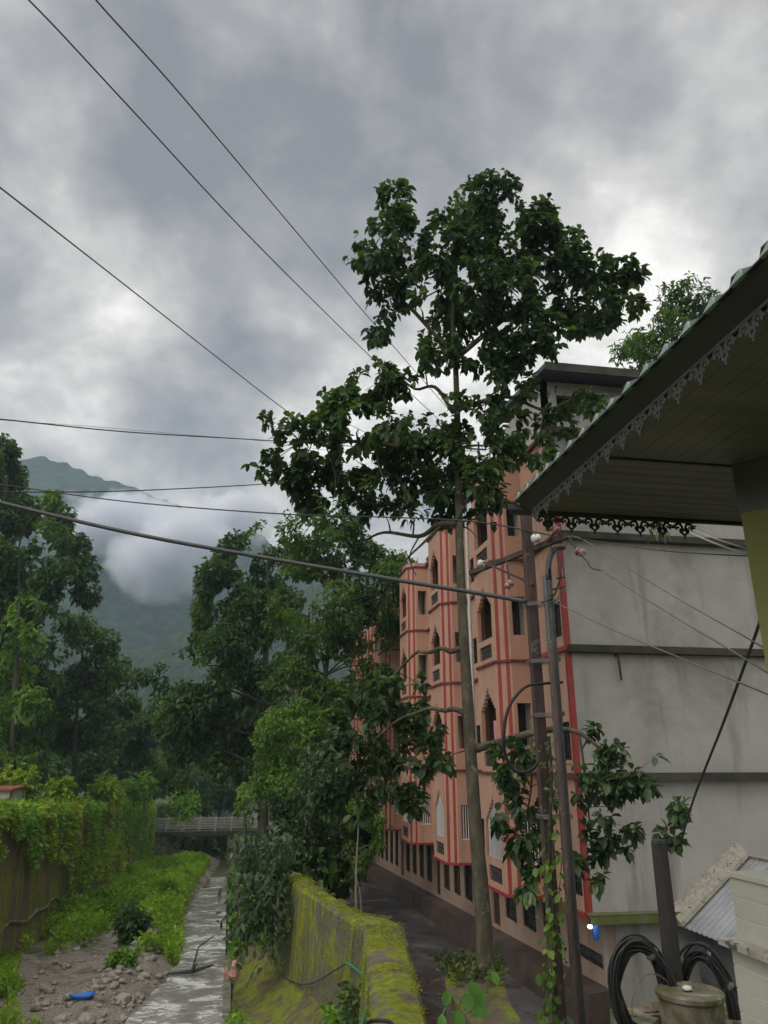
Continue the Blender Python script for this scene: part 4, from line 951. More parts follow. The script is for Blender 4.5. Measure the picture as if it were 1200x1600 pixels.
# raised bed for the tall tree
tb = at(760, 1525, 15.0); bedz = tb.z
g = MB(); poly = [(3.32, 10.5), (3.95, 10.5), (4.25, 13.0), (4.75, 15.0), (4.6, 15.7), (3.85, 15.6), (3.45, 14)]
g.prism(poly, zr(14)-.4, bedz-.02); o = g.build('tree_bed', M['bankrock']); tag(o, kind='structure')
TD = 15.0
trunk = [(tb.x, tb.y, bedz-.1), at(753, 1400, TD), at(740, 1250, TD), at(728, 1050, TD), at(720, 900, TD), at(716, 750, TD), at(713, 600, TD), at(708, 480, TD), at(720, 380, TD), at(760, 300, TD)]
main = [(770, 302, 36), (735, 320, 34), (700, 345, 26), (618, 312, 26), (622, 345, 24), (790, 335, 34), (845, 350, 30), (850, 330, 18), (588, 380, 34), (565, 395, 22), (640, 392, 40), (690, 395, 42), (745, 385, 48), (800, 395, 44),
        (850, 395, 36), (893, 372, 24), (903, 395, 20), (885, 430, 40), (930, 422, 30), (965, 418, 24), (990, 430, 18), (955, 455, 22), (985, 480, 20), (935, 485, 36), (895, 475, 30), (600, 430, 36), (605, 470, 28), (590, 512, 26), (640, 450, 30), (655, 480, 24),
        (745, 440, 48), (800, 455, 46), (700, 450, 26), (760, 500, 36), (820, 505, 38), (865, 520, 32), (900, 510, 22), (712, 500, 40), (690, 545, 36), (735, 545, 34), (770, 585, 26), (800, 555, 32), (820, 600, 28), (660, 552, 22),
        (880, 615, 26), (920, 625, 22), (905, 655, 28), (865, 660, 30), (790, 620, 26), (745, 640, 34), (790, 665, 34), (840, 700, 26), (780, 700, 36), (700, 640, 22),
        (600, 590, 28), (635, 600, 20), (570, 610, 32), (540, 635, 32), (505, 640, 28), (440, 660, 28), (465, 680, 34), (420, 655, 18), (510, 685, 38), (560, 670, 40), (610, 650, 30), (430, 700, 24), (400, 725, 14), (415, 740, 10), (455, 740, 30), (480, 770, 30), (505, 730, 30), (540, 740, 34),
        (620, 700, 44), (670, 690, 46), (720, 700, 44), (650, 745, 44), (600, 750, 34), (560, 790, 26), (700, 750, 44), (745, 745, 34), (770, 770, 24), (690, 790, 30), (640, 795, 28), (590, 800, 22), (755, 810, 22), (520, 790, 22), (745, 840, 14)]
lowl = [(665, 1180, 24), (640, 1150, 26), (612, 1120, 28), (600, 1180, 32), (640, 1215, 28), (570, 1150, 34), (575, 1210, 34), (540, 1120, 30), (530, 1180, 36), (690, 1185, 16), (680, 1140, 14), (625, 1075, 22), (590, 1080, 22), (560, 1090, 22), (655, 1110, 14), (640, 1250, 22), (655, 1070, 12), (520, 1240, 30), (560, 1260, 26)]
lowr = [(800, 1180, 20), (790, 1215, 16), (820, 1210, 24), (845, 1185, 20), (820, 1250, 24), (800, 1285, 18), (812, 1320, 20), (835, 1300, 20), (835, 1355, 18), (820, 1385, 14), (772, 1275, 17), (780, 1170, 12), (855, 1230, 24),
        (905, 1160, 16), (925, 1145, 12), (930, 1185, 22), (960, 1185, 22), (900, 1215, 26), (945, 1225, 24), (985, 1205, 23), (1015, 1190, 20), (1000, 1235, 24), (1035, 1245, 24), (1050, 1275, 20), (1060, 1260, 14), (1045, 1305, 16), (960, 1230, 22), (900, 1260, 24), (935, 1265, 24), (970, 1265, 16), (985, 1295, 12), (905, 1310, 20), (930, 1335, 18), (945, 1310, 15), (935, 1375, 12), (980, 1325, 7), (890, 1350, 14)]
extra = [([at(722, 1012, TD), at(704, 1018, TD), at(690, 1013, TD), at(668, 1020, TD+.3), at(650, 1020, TD+.4), at(620, 1050, TD+.8), at(590, 1080, TD+1)], .06, .02),
         ([at(728, 1116, TD), at(710, 1108, TD), at(695, 1110, TD), at(672, 1107, TD+.3), at(650, 1114, TD+.4), at(615, 1130, TD+.8), at(560, 1180, TD+1.2)], .06, .02),
         ([at(712, 818, TD), at(685, 820, TD), at(655, 838, TD+.5), at(600, 832, TD+1), at(560, 850, TD+1.5)], .075, .02),
         ([at(690, 820, TD), at(660, 850, TD), at(635, 875, TD+.3), at(620, 910, TD+.3)], .035, .012),
         ([at(655, 838, TD+.5), at(640, 870, TD+.5), at(650, 900, TD+.6)], .02, .01),
         ([at(742, 1170, TD), at(780, 1160, TD-.2), at(830, 1145, TD-.6), at(870, 1138, TD-.9)], .085, .06),
         ([at(870, 1138, TD-.9), at(905, 1145, TD-1), at(940, 1172, TD-1.2), at(985, 1215, TD-1.2)], .055, .015),
         ([at(830, 1145, TD-.6), at(830, 1230, TD-.6), at(812, 1330, TD-.6)], .03, .01),
         ([at(905, 1145, TD-1), at(915, 1220, TD-1), at(925, 1330, TD-1)], .03, .01),
         ([at(708, 645, TD), at(680, 605, TD), at(650, 608, TD), at(625, 590, TD)], .05, .02),
         ([at(716, 700, TD), at(640, 700, TD), at(560, 690, TD-.3), at(470, 690, TD-.5)], .09, .02),
         ([at(712, 560, TD), at(650, 490, TD), at(600, 440, TD), at(585, 385, TD)], .06, .015),
         ([at(712, 560, TD), at(800, 490, TD), at(880, 450, TD), at(965, 425, TD)], .07, .015),
         ([at(713, 640, TD), at(790, 620, TD), at(850, 640, TD), at(900, 620, TD)], .06, .015),
         ([at(780, 1172, TD), at(760, 1172, TD)], .05, .05)]
tree('broadleaf_tree', 'tall slender broadleaf tree with big glossy leaves in front of the peach building', (tb.x, tb.y, bedz), trunk, .165, .03,
     bl(main, TD, .9, 1.0)+bl(lowl, TD+1.0, .6, 1.0)+bl(lowr, TD-1.2, .4, 1.0), 800, 4, .185, .30, M['leaf_main'], M['bark'], detail=2, gap=.03, gs=1.9, down=.22, limbs=.75, twigs=3, shell=3.0, droop=.13, extra=extra)
# tree beyond the building
def simple_tree(name, label, px_, d, basez, ptop, blobs, dj, dens, per, L, Wd, leafm, barkm, r0=.3, **kw):
    dens *= 8.5; L *= .70; Wd *= 1.2
    b0 = at(px_, 1200, d); base = (b0.x, b0.y, basez)
    t_ = at(ptop[0], ptop[1], d); mid = Vector(base).lerp(t_, .5)+Vector((random.uniform(-.3, .3), 0, 0))
    return tree(name, label, base, [base, mid, t_], r0, r0*.25, bl(blobs, d, dj), dens, per, L, Wd, leafm, barkm, **kw)
simple_tree('hillside_tree', 'feathery pale green tree rising behind the building above the near roof', 1075, 34, zr(34), (1050, 500),
            [(1080, 465, 34), (1045, 475, 30), (1110, 470, 20), (1020, 500, 30), (990, 525, 28), (1060, 515, 40), (1100, 510, 34), (1010, 550, 36), (970, 550, 18), (1060, 570, 40), (1110, 560, 40), (1150, 540, 40), (1160, 600, 60), (1060, 640, 60)], 2.0, 24, 4, .42, .16, M['leaf_mid'], M['barkdark'], r0=.45, gap=-.2, gs=.5)
# --- mid trees right of the stream
T4 = [(370, 868, 36), (410, 852, 36), (335, 905, 36), (360, 935, 44), (410, 905, 46), (330, 960, 34), (455, 880, 46), (395, 965, 46), (310, 990, 26), (350, 1010, 40), (440, 950, 44), (300, 1040, 34), (270, 1065, 34), (330, 1060, 44), (380, 1050, 44), (430, 1030, 40), (290, 1110, 44), (345, 1120, 50), (400, 1110, 46), (265, 1130, 26), (300, 1165, 44), (360, 1175, 46), (470, 1000, 34), (420, 1160, 40)]
simple_tree('canopy_tree', 'broad dark tree left of centre whose crown overlaps the misty mountain', 418, 52, zr(52), (420, 870), T4, 2.0, 24, 4, .50, .27, M['leaf_dark'], M['barkdark'], r0=.42, gap=-.06, gs=.42)
T5 = [(470, 830, 36), (520, 815, 36), (500, 860, 46), (560, 845, 40), (600, 865, 32), (550, 895, 46), (470, 910, 40), (610, 905, 34), (640, 880, 20), (520, 945, 46), (585, 950, 40), (640, 925, 30), (635, 970, 28), (665, 905, 24), (680, 880, 14), (555, 1000, 40), (500, 1000, 40), (600, 1000, 22), (440, 960, 30), (460, 1040, 34), (520, 1100, 40), (570, 1100, 34), (480, 1110, 34), (430, 1080, 30), (480, 1050, 36), (540, 1060, 40), (655, 950, 12), (590, 1040, 24), (620, 1010, 14)]
simple_tree('canopy_tree', 'yellowish green tree directly left of the peach building under the tall crown', 480, 38, zr(38), (530, 850), T5, 1.6, 34, 4, .36, .26, M['leaf_mid'], M['barkdark'], r0=.24, gap=-.04, gs=.55)
simple_tree('slim_tree', 'slim pale trunked tree between the two broad crowns', 492, 42, zr(42), (488, 900), [(480, 880, 30), (470, 960, 26), (500, 930, 26), (450, 985, 24), (505, 1010, 22)], 1.0, 24, 4, .36, .25, M['leaf_mid'], M['barkpale'], r0=.14, gap=0, gs=.5)
simple_tree('slim_tree', 'thin dark trunked tree standing among the broad crowns left of the building', 462, 46, zr(46), (455, 930), [(455, 930, 26), (440, 1040, 24), (480, 1080, 26), (455, 1110, 30)], 1.0, 20, 4, .40, .25, M['leaf_dark'], M['barkdark'], r0=.17, gap=0, gs=.5)
TB = [(450, 1180, 34), (420, 1200, 30), (480, 1150, 30), (400, 1225, 26), (450, 1230, 36), (500, 1130, 24), (385, 1250, 22), (430, 1130, 26), (470, 1110, 24), (410, 1160, 22)]
simple_tree('leafy_bush_tree', 'bright fresh green bushy tree lit between the dark trees by the stream', 440, 36, zr(36), (450, 1150), TB, 1.2, 36, 4, .26, .28, M['leaf_bright'], M['barkdark'], r0=.15, gap=-.08, gs=.7)
TC = [(420, 1270, 32), (400, 1300, 30), (450, 1280, 36), (380, 1310, 20), (490, 1240, 38), (520, 1280, 34), (470, 1310, 30), (430, 1330, 28), (390, 1345, 18), (540, 1230, 32), (500, 1200, 34), (560, 1200, 30), (440, 1350, 20), (480, 1340, 26), (600, 1230, 24), (600, 1270, 22), (560, 1290, 24)]
simple_tree('overhanging_tree', 'dark broad leaved tree overhanging the mossy wall and stream', 508, 34, zr(34), (480, 1230), TC, 1.3, 46, 4, .26, .27, M['leaf_main'], M['barkdark'], r0=.17, gap=-.08, gs=.8, down=.5)
# small sapling with pale stem
simple_tree('sapling', 'young sapling with pale crooked stem beside the lane end of the mossy wall', 562, 27, zr(27), (560, 1290), [(575, 1312, 18), (560, 1295, 16), (590, 1318, 14), (545, 1320, 12), (565, 1345, 14), (560, 1260, 18), (585, 1280, 16)], .5, 110, 3, .20, .24, M['leaf_bright'], M['barkpale'], r0=.07, gap=-.1, gs=1, limbr=.2)
simple_tree('sapling', 'thin leaning sapling just left of the pale stemmed one', 566, 28.5, zr(28), (545, 1330), [(548, 1330, 14), (560, 1365, 14), (545, 1385, 16), (560, 1400, 12)], .5, 110, 3, .18, .24, M['leaf_low'], M['barkpale'], r0=.05, gap=-.1, gs=1, limbr=.2)
# --- trees beyond the bridge and left of the stream
FARG = 'forest trees beyond the stream'
def lump(cx, cy, rx, ry, n, rmin, rmax):
    out = []
    for i in range(n):
        a = random.random()*2*math.pi; q = math.sqrt(random.random()); out.append((cx+rx*q*math.cos(a), cy+ry*q*math.sin(a), random.uniform(rmin, rmax)))
    return out
LT = [(5, 705, 26), (10, 745, 30), (-20, 740, 40), (20, 790, 34), (55, 800, 34), (90, 810, 26), (-20, 800, 40), (30, 840, 40), (75, 850, 36), (115, 855, 24), (130, 890, 24), (95, 900, 38), (40, 900, 46), (-20, 880, 46), (135, 925, 22), (70, 950, 44), (10, 960, 50), (110, 960, 30), (20, 1020, 50), (60, 1010, 40), (-10, 1080, 50), (40, 1080, 50), (20, 1140, 44), (60, 1150, 40), (-10, 1180, 40), (110, 990, 24)]
simple_tree('vine_clad_tree', 'huge creeper draped tree at the left edge, tallest of the left bank', 10, 56, zl(56), (10, 740), LT, 3.0, 15, 4, .62, .28, M['leaf_dark'], M['barkdark'], r0=.6, gap=-.10, gs=.30, group=FARG)
simple_tree('forest_tree', 'bright green creeper covered tree in front of the huge tree at the left edge', 25, 50, zl(50), (30, 940), [(45, 960, 28), (15, 1000, 34), (60, 990, 26), (20, 1060, 36), (5, 1120, 40), (50, 1100, 30), (30, 1160, 34), (80, 780, 16)], 1.2, 20, 4, .48, .28, M['leaf_bright'], M['barkdark'], r0=.3, gap=-.05, gs=.4, group=FARG)
simple_tree('forest_tree', 'rounded dark tree with its trunk showing above the creeper covered wall', 122, 60, zl(60)+.1, (130, 1010), [(130, 985, 28), (165, 1005, 26), (100, 1030, 34), (150, 1050, 38), (185, 1050, 26), (110, 1090, 38), (165, 1100, 36), (85, 1110, 24), (130, 1135, 36), (180, 1145, 30), (95, 1155, 26), (150, 1175, 28), (200, 1100, 20)], 2.0, 17, 4, .50, .27, M['leaf_dark'], M['barkdark'], r0=.26, gap=-.10, gs=.4, group=FARG)
simple_tree('forest_tree', 'smaller slim dark tree right of the rounded dark one on the left bank', 212, 72, zl(72), (215, 1070), lump(218, 1130, 24, 70, 14, 16, 26), 2.0, 15, 4, .55, .26, M['leaf_dark'], M['barkdark'], r0=.2, gap=-.1, gs=.4, group=FARG)
simple_tree('forest_tree', 'grey green tree behind the bridge over the stream', 300, 112, zr(112), (290, 1080), lump(290, 1165, 60, 75, 26, 18, 28), 3.0, 9, 4, .8, .27, M['leaf_far'], M['barkdark'], r0=.3, gap=-.15, gs=.3, group=FARG)
simple_tree('forest_tree', 'olive tree hanging low above the bridge railing', 345, 98, zr(98), (345, 1200), lump(325, 1232, 50, 28, 14, 16, 24), 1.5, 13, 4, .6, .27, M['leaf_far'], M['barkdark'], r0=.2, gap=-.15, gs=.3, group=FARG)
for i, (px_, pt2, d, lab) in enumerate(((165, 1090, 95, 'hazy tree filling the gap behind the rounded dark tree'), (245, 1100, 125, 'distant hazy tree behind the slim dark tree'), (60, 1080, 80, 'shaded tree behind the bright creeper covered one'),
                                        (390, 1090, 88, 'distant tree behind the broad dark crown'), (455, 1120, 70, 'tree behind the bright bushy one by the stream'), (350, 1100, 130, 'distant tree straight up the stream'), (530, 1150, 62, 'tree filling the space beside the far end of the peach building'))):
    simple_tree('forest_tree', lab, px_, d, (zl if px_ < 280 else zr)(d)-.5, (px_, pt2+15), lump(px_, (pt2+1225)/2, 48, (1225-pt2)/2, 26, 16, 26), 2.5, 18 if d > 90 else 24, 4, .012*d*.62, .27, M['leaf_far'], M['barkdark'], r0=.25, gap=-.2, gs=.3, group=FARG)
# ------------------------------------------------------------------ bushes, creepers, grass
def cover(name, mat, P, nrm, L, Wd, label, cat, detail=1, spread=.7, up=.4, droop=.15, kind='stuff'):
    n = len(P); P = np.array(P); D = rdir(n)*spread+np.asarray(nrm)*.5; D[:, 2] += up
    Q = rdir(n)*.6+np.asarray(nrm)*.8; Q[:, 2] += .4
    o = leafmesh(name, P, D, Q, L*RNG.uniform(.6, 1.3, n), Wd, mat, None, detail=detail, droop=droop)
    tag(o, label, cat, None, kind); return o
# hanging creeper on the left wall: blobs along the top and curtains down
P = []
for _ in range(34000):
    Y = 26+62*random.random()**1.15
    top = .9+.8*mnoise.noise(Vector((Y*.22, 0, 0)))+.5*mnoise.noise(Vector((Y*.8, 3, 0)))
    reach = 1.0+2.6*max(0, mnoise.noise(Vector((Y*.33, 7, 0)))+.15+.012*(Y-34))+ (1.8 if Y > 46 else 0)+(.07*max(0, Y-46))
    u = random.random(); z1 = zl(Y)
    if u < .5:    # heaps on top
        x = -10.3-4.5*random.random(); k = 1-abs((x+12.2)/3.0)**2
        z = z1+max(.1, top*(.35+.65*max(k, 0)))*random.random()**.4
    else:
        h = random.random()**1.3*min(reach, 6.4); x = -10.52+.52*h/6-.02+.22*random.random()+.16*mnoise.noise(Vector((Y, h, 2))); z = z1+.35-h
        if mnoise.noise(Vector((Y*.9, h*.35, 5))) < -.16: continue
    P.append((x, Y, z))
P = np.array(P); sel = np.array([mnoise.noise(Vector(p*.25)) > .02 for p in P])
cover('creeper', M['vine'], P[sel], (.7, -.3, .3), .27, .33, 'yellow green creepers heaped over the tall wall', 'creeper')
cover('creeper', M['vinegreen'], P[~sel], (.7, -.3, .3), .27, .33, 'fresh green creepers mixed over the tall wall', 'creeper')
def bush(name, label, c, r, n, L, mat, cat='bush', zs=.8, Wd=.3, group=None, stems=5, down=0.0):
    E = empty(name, (c[0], c[1], c[2]-r*zs*.6), label, cat, group)
    bs = [((c[0]+random.uniform(-.5, .5)*r, c[1]+random.uniform(-.5, .5)*r, c[2]+random.uniform(-.25, .4)*r*zs), r*random.uniform(.45, .7)) for _ in range(7)]
    C, D, Q, LL, tips = whorls(bs, n/sum(b_[1]**2 for b_ in bs)/3, 3, L, down=down, gap=-.2, gs=1.5/r)
    leafmesh('foliage', C, D, Q, LL, Wd, mat, E, detail=1)
    g = MB()
    for k in range(stems):
        e = tips[random.randrange(len(tips))]; g.tube([(c[0]+random.uniform(-.1, .1)*r, c[1]+random.uniform(-.1, .1)*r, c[2]-r*zs*.7), (c[0]*.5+e[0]*.5, c[1]*.5+e[1]*.5, c[2]), tuple(e)], [.03*r+.01, .02*r+.005, .006], 5, False)
    g.build('stems', M['barkdark'], E)
    return E
for (px_, py_, d, r, nl, mt, lb) in ((270, 1215, 76, 2.4, 3000, 'leaf_mid', 'leafy bush on the wall top nearest the bridge'), (215, 1232, 68, 1.7, 2000, 'vinegreen', 'rounded green bush on the wall top left of the bridge'),
                                     (165, 1240, 58, 1.6, 2000, 'vine', 'yellow green bush on the tall wall top near its middle'), (20, 1222, 44, 1.3, 1600, 'vine', 'yellow green bush on the wall top beside the red roofed hut'),
                                     (95, 1237, 49, 1.2, 1400, 'vine', 'low bush on the wall top below the exposed trunk'), (285, 1262, 84, 2.2, 2200, 'vinegreen', 'drooping bush spilling over the wall end at the bridge')):
    c = at(px_, py_, d); bush('bush', lb, tuple(c), r, nl, .30, M[mt], group='bushes along the wall top')
for (px_, py_, d, r, nl, mt, lb) in ((325, 1318, 101, 3.2, 5000, 'leaf_far', 'dark undergrowth filling the stream gully behind the bridge'), (300, 1300, 99, 2.6, 3500, 'leaf_mid', 'green undergrowth left of the gully behind the bridge'), (365, 1310, 97, 2.8, 3500, 'leaf_dark', 'undergrowth right of the gully behind the bridge'),
                                     (240, 1200, 96, 4.2, 5000, 'leaf_far', 'dense thicket behind the bushes at the bridge end'), (160, 1205, 84, 3.6, 4500, 'leaf_far', 'shaded thicket under the rounded dark tree'), (60, 1205, 72, 3.2, 4500, 'leaf_far', 'shaded thicket under the creeper draped tree'), (345, 1235, 106, 4.0, 5000, 'leaf_far', 'olive thicket beyond the bridge railing'), (545, 1290, 52, 2.6, 5000, 'leaf_dark', 'dark thicket closing the far end of the lane'), (520, 1250, 58, 4.0, 6000, 'leaf_far', 'tall shaded thicket behind the lane end'), (505, 1350, 34, 1.5, 3500, 'leaf_dark', 'dark bush behind the top of the mossy wall')):
    c = at(px_, py_, d); bush('thicket', lb, tuple(c), r, nl, .5, M[mt], group='thickets on the valley floor')
# reeds / grass mound on the gravel
P = []; Nn = []
for _ in range(52000):
    Y = 34+54*random.random()**1.1; e = xl(Y)
    x = -10.2+(e+10.2+.25)*random.random()
    mk = mnoise.noise(Vector((x*.28, Y*.16, 1)))+.25*mnoise.noise(Vector((x*1.2, Y*.9, 1)))
    lim = -.08 if Y > 40.5 else -.06+.05*(40.5-Y)
    if x < -9.0 and Y < 44: lim += .15
    if mk < lim-.25*(Y > 50): continue
    hh = (.55+1.2*max(0, mk+.3))*(1.0 if Y > 46 else .7)
    P.append((x, Y, gz(x, Y)+hh*random.random()**.8-.05))
cover('bank_grass', M['grass'], P, (0, 0, .4), .46, .13, 'bright green grass and weeds growing on the stream bank', 'grass', up=.8, droop=.25)
P = []
for _ in range(15000):       # near-left grass at the frame edge
    Y = 24+15*random.random(); x = -10.25+interp(Y, [24, 29.5, 39], [5.0, 3.4, .6])*random.random()*(.8+.7*mnoise.noise(Vector((Y*.9, 6, 0))))
    if mnoise.noise(Vector((x*.8, Y*.4, 3))) < -.22+.05*(x+10.2): continue
    P.append((x, Y, gz(x, Y)+.35*random.random()))
cover('verge_grass', M['grass'], P, (0, 0, .4), .30, .12, 'short green grass at the foot of the tall wall', 'grass', up=.8, droop=.2)
for (px_, py_, r, mt, lb) in ((215, 1450, 1.25, 'leaf_dark', 'dark green shrub on the gravel bank at the water edge'), (190, 1500, .55, 'vinegreen', 'small green tuft below the dark shrub on the gravel'),
                              (260, 1395, 1.2, 'grass', 'bright shrub leaning over the water above the dark one'), (150, 1410, 1.1, 'vinegreen', 'green shrub at the foot of the tall wall')):
    r_, Yp_ = ray(px_, py_); 
    d = next(dd for dd in np.arange(20, 100, .25) if at(px_, py_, dd).z < zw(at(px_, py_, dd).y)+.35+r*.6)
    c = at(px_, py_, d); bush('shrub', lb, tuple(c), r, 2600, .22, M[mt], 'shrub')
# wild growth along the right bank and over the wall end
P = []
for _ in range(26000):
    Y = 22+58*random.random()**1.1; a = xt(Y); s = xs(Y); u = random.random(); x = s+.35+(a-.5-s)*u
    if mnoise.noise(Vector((x*.5, Y*.25, 8))) < .20-.03*(Y-27): continue
    z = bankz(u, Y)+.30*random.random()
    P.append((x, Y, z))
cover('bank_weeds', M['vinegreen'], P, (-.6, -.4, .4), .25, .28, 'tangled weeds on the right bank of the stream', 'weeds')
# dark vines hanging over the wall end at (385,1300-1500)
def hanging(name, label, strands, L, mat, dens=26, Wd=.32, detail=2, stemr=.012, spreadr=.12, group=None):
    E = empty(name, tuple(strands[0][-1]), label, 'creeper', group); g = MB(); P = []
    for st in strands:
        cp = curve(st, 8); g.tube(cp, stemr, 5)
        for i in range(len(cp)-1):
            ln = (cp[i+1]-cp[i]).length
            for k in range(max(1, int(ln*dens))):
                q = cp[i].lerp(cp[i+1], random.random()); P.append(q+Vector(RNG.normal(size=3))*spreadr)
    g.build('stem', M['barkdark'], E); P = np.array([tuple(p_) for p_ in P]); n = len(P)
    D = rdir(n)*.7; D[:, 2] -= .45; Q = rdir(n)*.5+np.array([-.3, -.7, .5])
    leafmesh('leaves', P, D, Q, L*RNG.uniform(.6, 1.25, n), Wd, mat, E, detail=detail); return E
st = []
for k in range(13):
    x0 = 372+k*5.5; st.append([at(x0+10, 1310+random.randint(-20, 20), 29.5+random.uniform(-.8, .8)), at(x0, 1400, 28.6+random.uniform(-.6, .6)), at(x0-4+random.randint(-6, 8), 1430+random.randint(0, 85), 28.2)])
hanging('hanging_vine', 'curtain of dark leafy vines hanging over the stream end of the mossy wall', st, .25, M['leaf_main'], 34, .26, spreadr=.27)
st = [[at(850, 1640, 9.75), at(852, 1540, 9.75), at(856, 1440, 9.75), at(858, 1350, 9.8), at(855, 1290, 9.85)], [at(868, 1640, 9.7), at(862, 1520, 9.7), at(872, 1420, 9.75), at(878, 1340, 9.8)]]
hanging('climbing_vine', 'bright green climbing vine winding up the rusty and grey poles', st, .085, M['leaf_bright'], 34, .42, 2, .006, .055)
st = [[at(868, 1600, 9.85), at(866, 1450, 9.85), at(860, 1330, 9.88), at(862, 1220, 9.9), at(858, 1150, 9.92)]]
hanging('dry_climber', 'dull dark climber tangled around the pole pair', st, .07, M['leaf_low'], 60, .3, 1, .02, .07)
P = []; Nn = []
for _ in range(22000):
    Y = 14+16.6*random.random(); a = xt(Y); w = xw(Y); r_ = random.random()
    if r_ < .45:
        u = random.random(); x = a+w*u; z = zt1(Y)+.03+.02*math.sin(u*3); nn_ = (0, 0, 1)
        if mnoise.noise(Vector((x*1.3, Y*1.3, 1))) < (-.25 if Y > 19 else .05+.25*(u < .8)): continue
    else:
        h = 4*random.random()**1.5; x = a-.02-.05*h; z = zt1(Y)-h; nn_ = (-.98, -.18, 0)
        if mnoise.noise(Vector((x*.6, Y*.9, h*.25))) < .02+.04*h: continue
    P.append((x, Y, z)); Nn.append(nn_)
cover('moss', M['moss'], P, np.array(Nn), .042, .32, 'raised cushions of yellow green moss on the curving wall', 'moss', detail=0, spread=.8, up=.1, droop=.1)
P = [tuple(face(random.gauss(556, 9), 1530+75*random.random()**.8, .06+.15*random.random())) for _ in range(260)]+[tuple(face(random.gauss(470, 30), 1592+random.random()*12, .1+.3*random.random())) for _ in range(200)]
cover('wall_weeds', M['leaf_mid'], P, (-.8, -.5, .3), .16, .3, 'small weeds sprouting from the mossy wall below the hose', 'weeds', detail=2)
# big arum-like leaves and weeds on the tree bed
E = empty('arum_plant', (3.9, 12.6, bedz), 'large light green heart shaped leaves growing at the tall tree foot', 'plant')
m2 = leafmat('leaf_arum', (.07, .19, .035), (.11, .26, .05), None, .35, 1.0)
C, D, Q, LL = [], [], [], []
g = MB()
for px_, py_, d, l in ((735, 1545, 13.6, .34), (742, 1585, 13.0, .36), (715, 1592, 13.0, .24), (762, 1600, 12.9, .26), (700, 1560, 13.8, .22), (770, 1530, 14.0, .20), (725, 1565, 13.3, .26), (690, 1598, 13.2, .2), (752, 1565, 13.4, .28)):
    p = at(px_, py_, d); root = Vector((p.x+random.uniform(-.1, .1), p.y+.1, bedz-.02)); g = MB(); g.tube([root, root.lerp(p, .6)+Vector((0, 0, .05)), p], .012, 5, False); g.build('stalk', m2, E)
    C.append(tuple(p+Vector((0, .0, .12)))); D.append((random.uniform(-.5, .5), -.35, -.75)); Q.append((random.uniform(-.2, .2), -.8, .5)); LL.append(l)
for k in range(len(C)): leafmesh('blade', C[k:k+1], D[k:k+1], Q[k:k+1], LL[k:k+1], .40, m2, E, detail=2, droop=.05)
P = []
for _ in range(420):
    Y = random.uniform(13.9, 15.4); x = random.uniform(3.5, 3.9+.25*(Y-11.5)); P.append((x, Y, bedz+.22*random.random()))
cover('bed_weeds', M['leaf_low'], P, (0, 0, .4), .14, .25, 'low weeds around the foot of the tall tree', 'weeds', detail=2, up=.6)
g = MB(); 
for k in range(6): g.box(5.02-.05*k*0, 10.5+.6*k, bedz-.5, 5.14, 11.08+.6*k, bedz+.05+.01*(k % 2))
P = []; 
for _ in range(420):
    Y = random.uniform(14, 48); x = random.uniform(xt(Y)+xw(Y), 7.3); P.append((x, Y, zr(Y)+.012))
for _ in range(50):
    P.append((random.uniform(tp.x, tp.x+2.0), random.uniform(6.8, 8.2), TZ+.012))
P = np.array(P); n_ = len(P)
o = leafmesh('fallen_leaves', P, rdir(n_)*np.array([1, 1, .12]), np.tile([0, 0, 1.], (n_, 1))+rdir(n_)*.25, RNG.uniform(.08, .19, n_), .3, leafmat('dead_leaf', (.10, .07, .03), (.22, .16, .05), (.12, .15, .04), .1), None, detail=1, droop=0)
tag(o, 'fallen brown and yellow leaves scattered on the lane', 'leaves', None, 'stuff')
# orchid/fern tuft hanging under the valance
st = [[at(1024, 812, 6.0), at(1030, 830, 6.0), at(1032, 845, 6.0)]]
hanging('hanging_fern', 'small fern tuft hanging under the lace valance', st, .09, M['leaf_low'], 160, .16, 1, .01, .035)
# ------------------------------------------------------------------ stones
protos = []
for k in range(4):
    g = MB(); g.ball((0, 0, .3), (.5, .42, .33), 14, 9, .55, k+1); o = g.build('river_stone', M['stone'], origin=(0, 0, 0), smooth=True)
    tag(o, 'grey brown river stone lying on the gravel beside the stream', 'stone', 'stones on the gravel bar'); protos.append(o)
spots = []
while len(spots) < 285:
    Y = 25+18*random.random()**1.3; e = xl(Y)
    x = e-.1-random.random()**1.3*5.2
    if x < -10 or mnoise.noise(Vector((x*.5, Y*.35, 2))) < -.22: continue
    spots.append((x, Y, random.choice([.13, .16, .18, .22, .26, .32, .38]) if random.random() < .96 else .55))
for px_, py_ in ((250, 1520), (262, 1512), (278, 1525), (300, 1522), (312, 1518), (295, 1528)):
    p = atz(px_, py_, zw(32)+.1); spots.append((p.x, p.y, .33))
for i, (x, Y, s) in enumerate(spots):
    o = protos[i] if i < 4 else protos[i % 4].copy()
    if i >= 4: COL.objects.link(o)
    o.location = (x, Y, (gz(x, Y) if x < xl(Y)+.3 else zw(Y)-.1)-.10*s); o.scale = (s, s*random.uniform(.7, 1.2), s*random.uniform(.7, 1.1)); o.rotation_euler = (0, 0, random.uniform(0, 6.28))
p = atz(130, 1560, zw(29)+.4); g = MB(); g.ball((p.x, p.y, p.z+.08), (.38, .16, .10), 12, 7, .6, 9); o = g.build('plastic_sack', M['blue'], smooth=True); tag(o, 'blue plastic sack lying on the gravel among stones', 'litter')
p = at(362, 1518, 30); g = MB(); g.ball(p, (.30, .2, .26), 12, 8, .7, 3); o = g.build('cloth_bundle', surf('pink_rag', (.5, .27, .2), (.6, .35, .28), 6)); tag(o, 'faded pink rag caught on the right bank below the vines', 'litter')
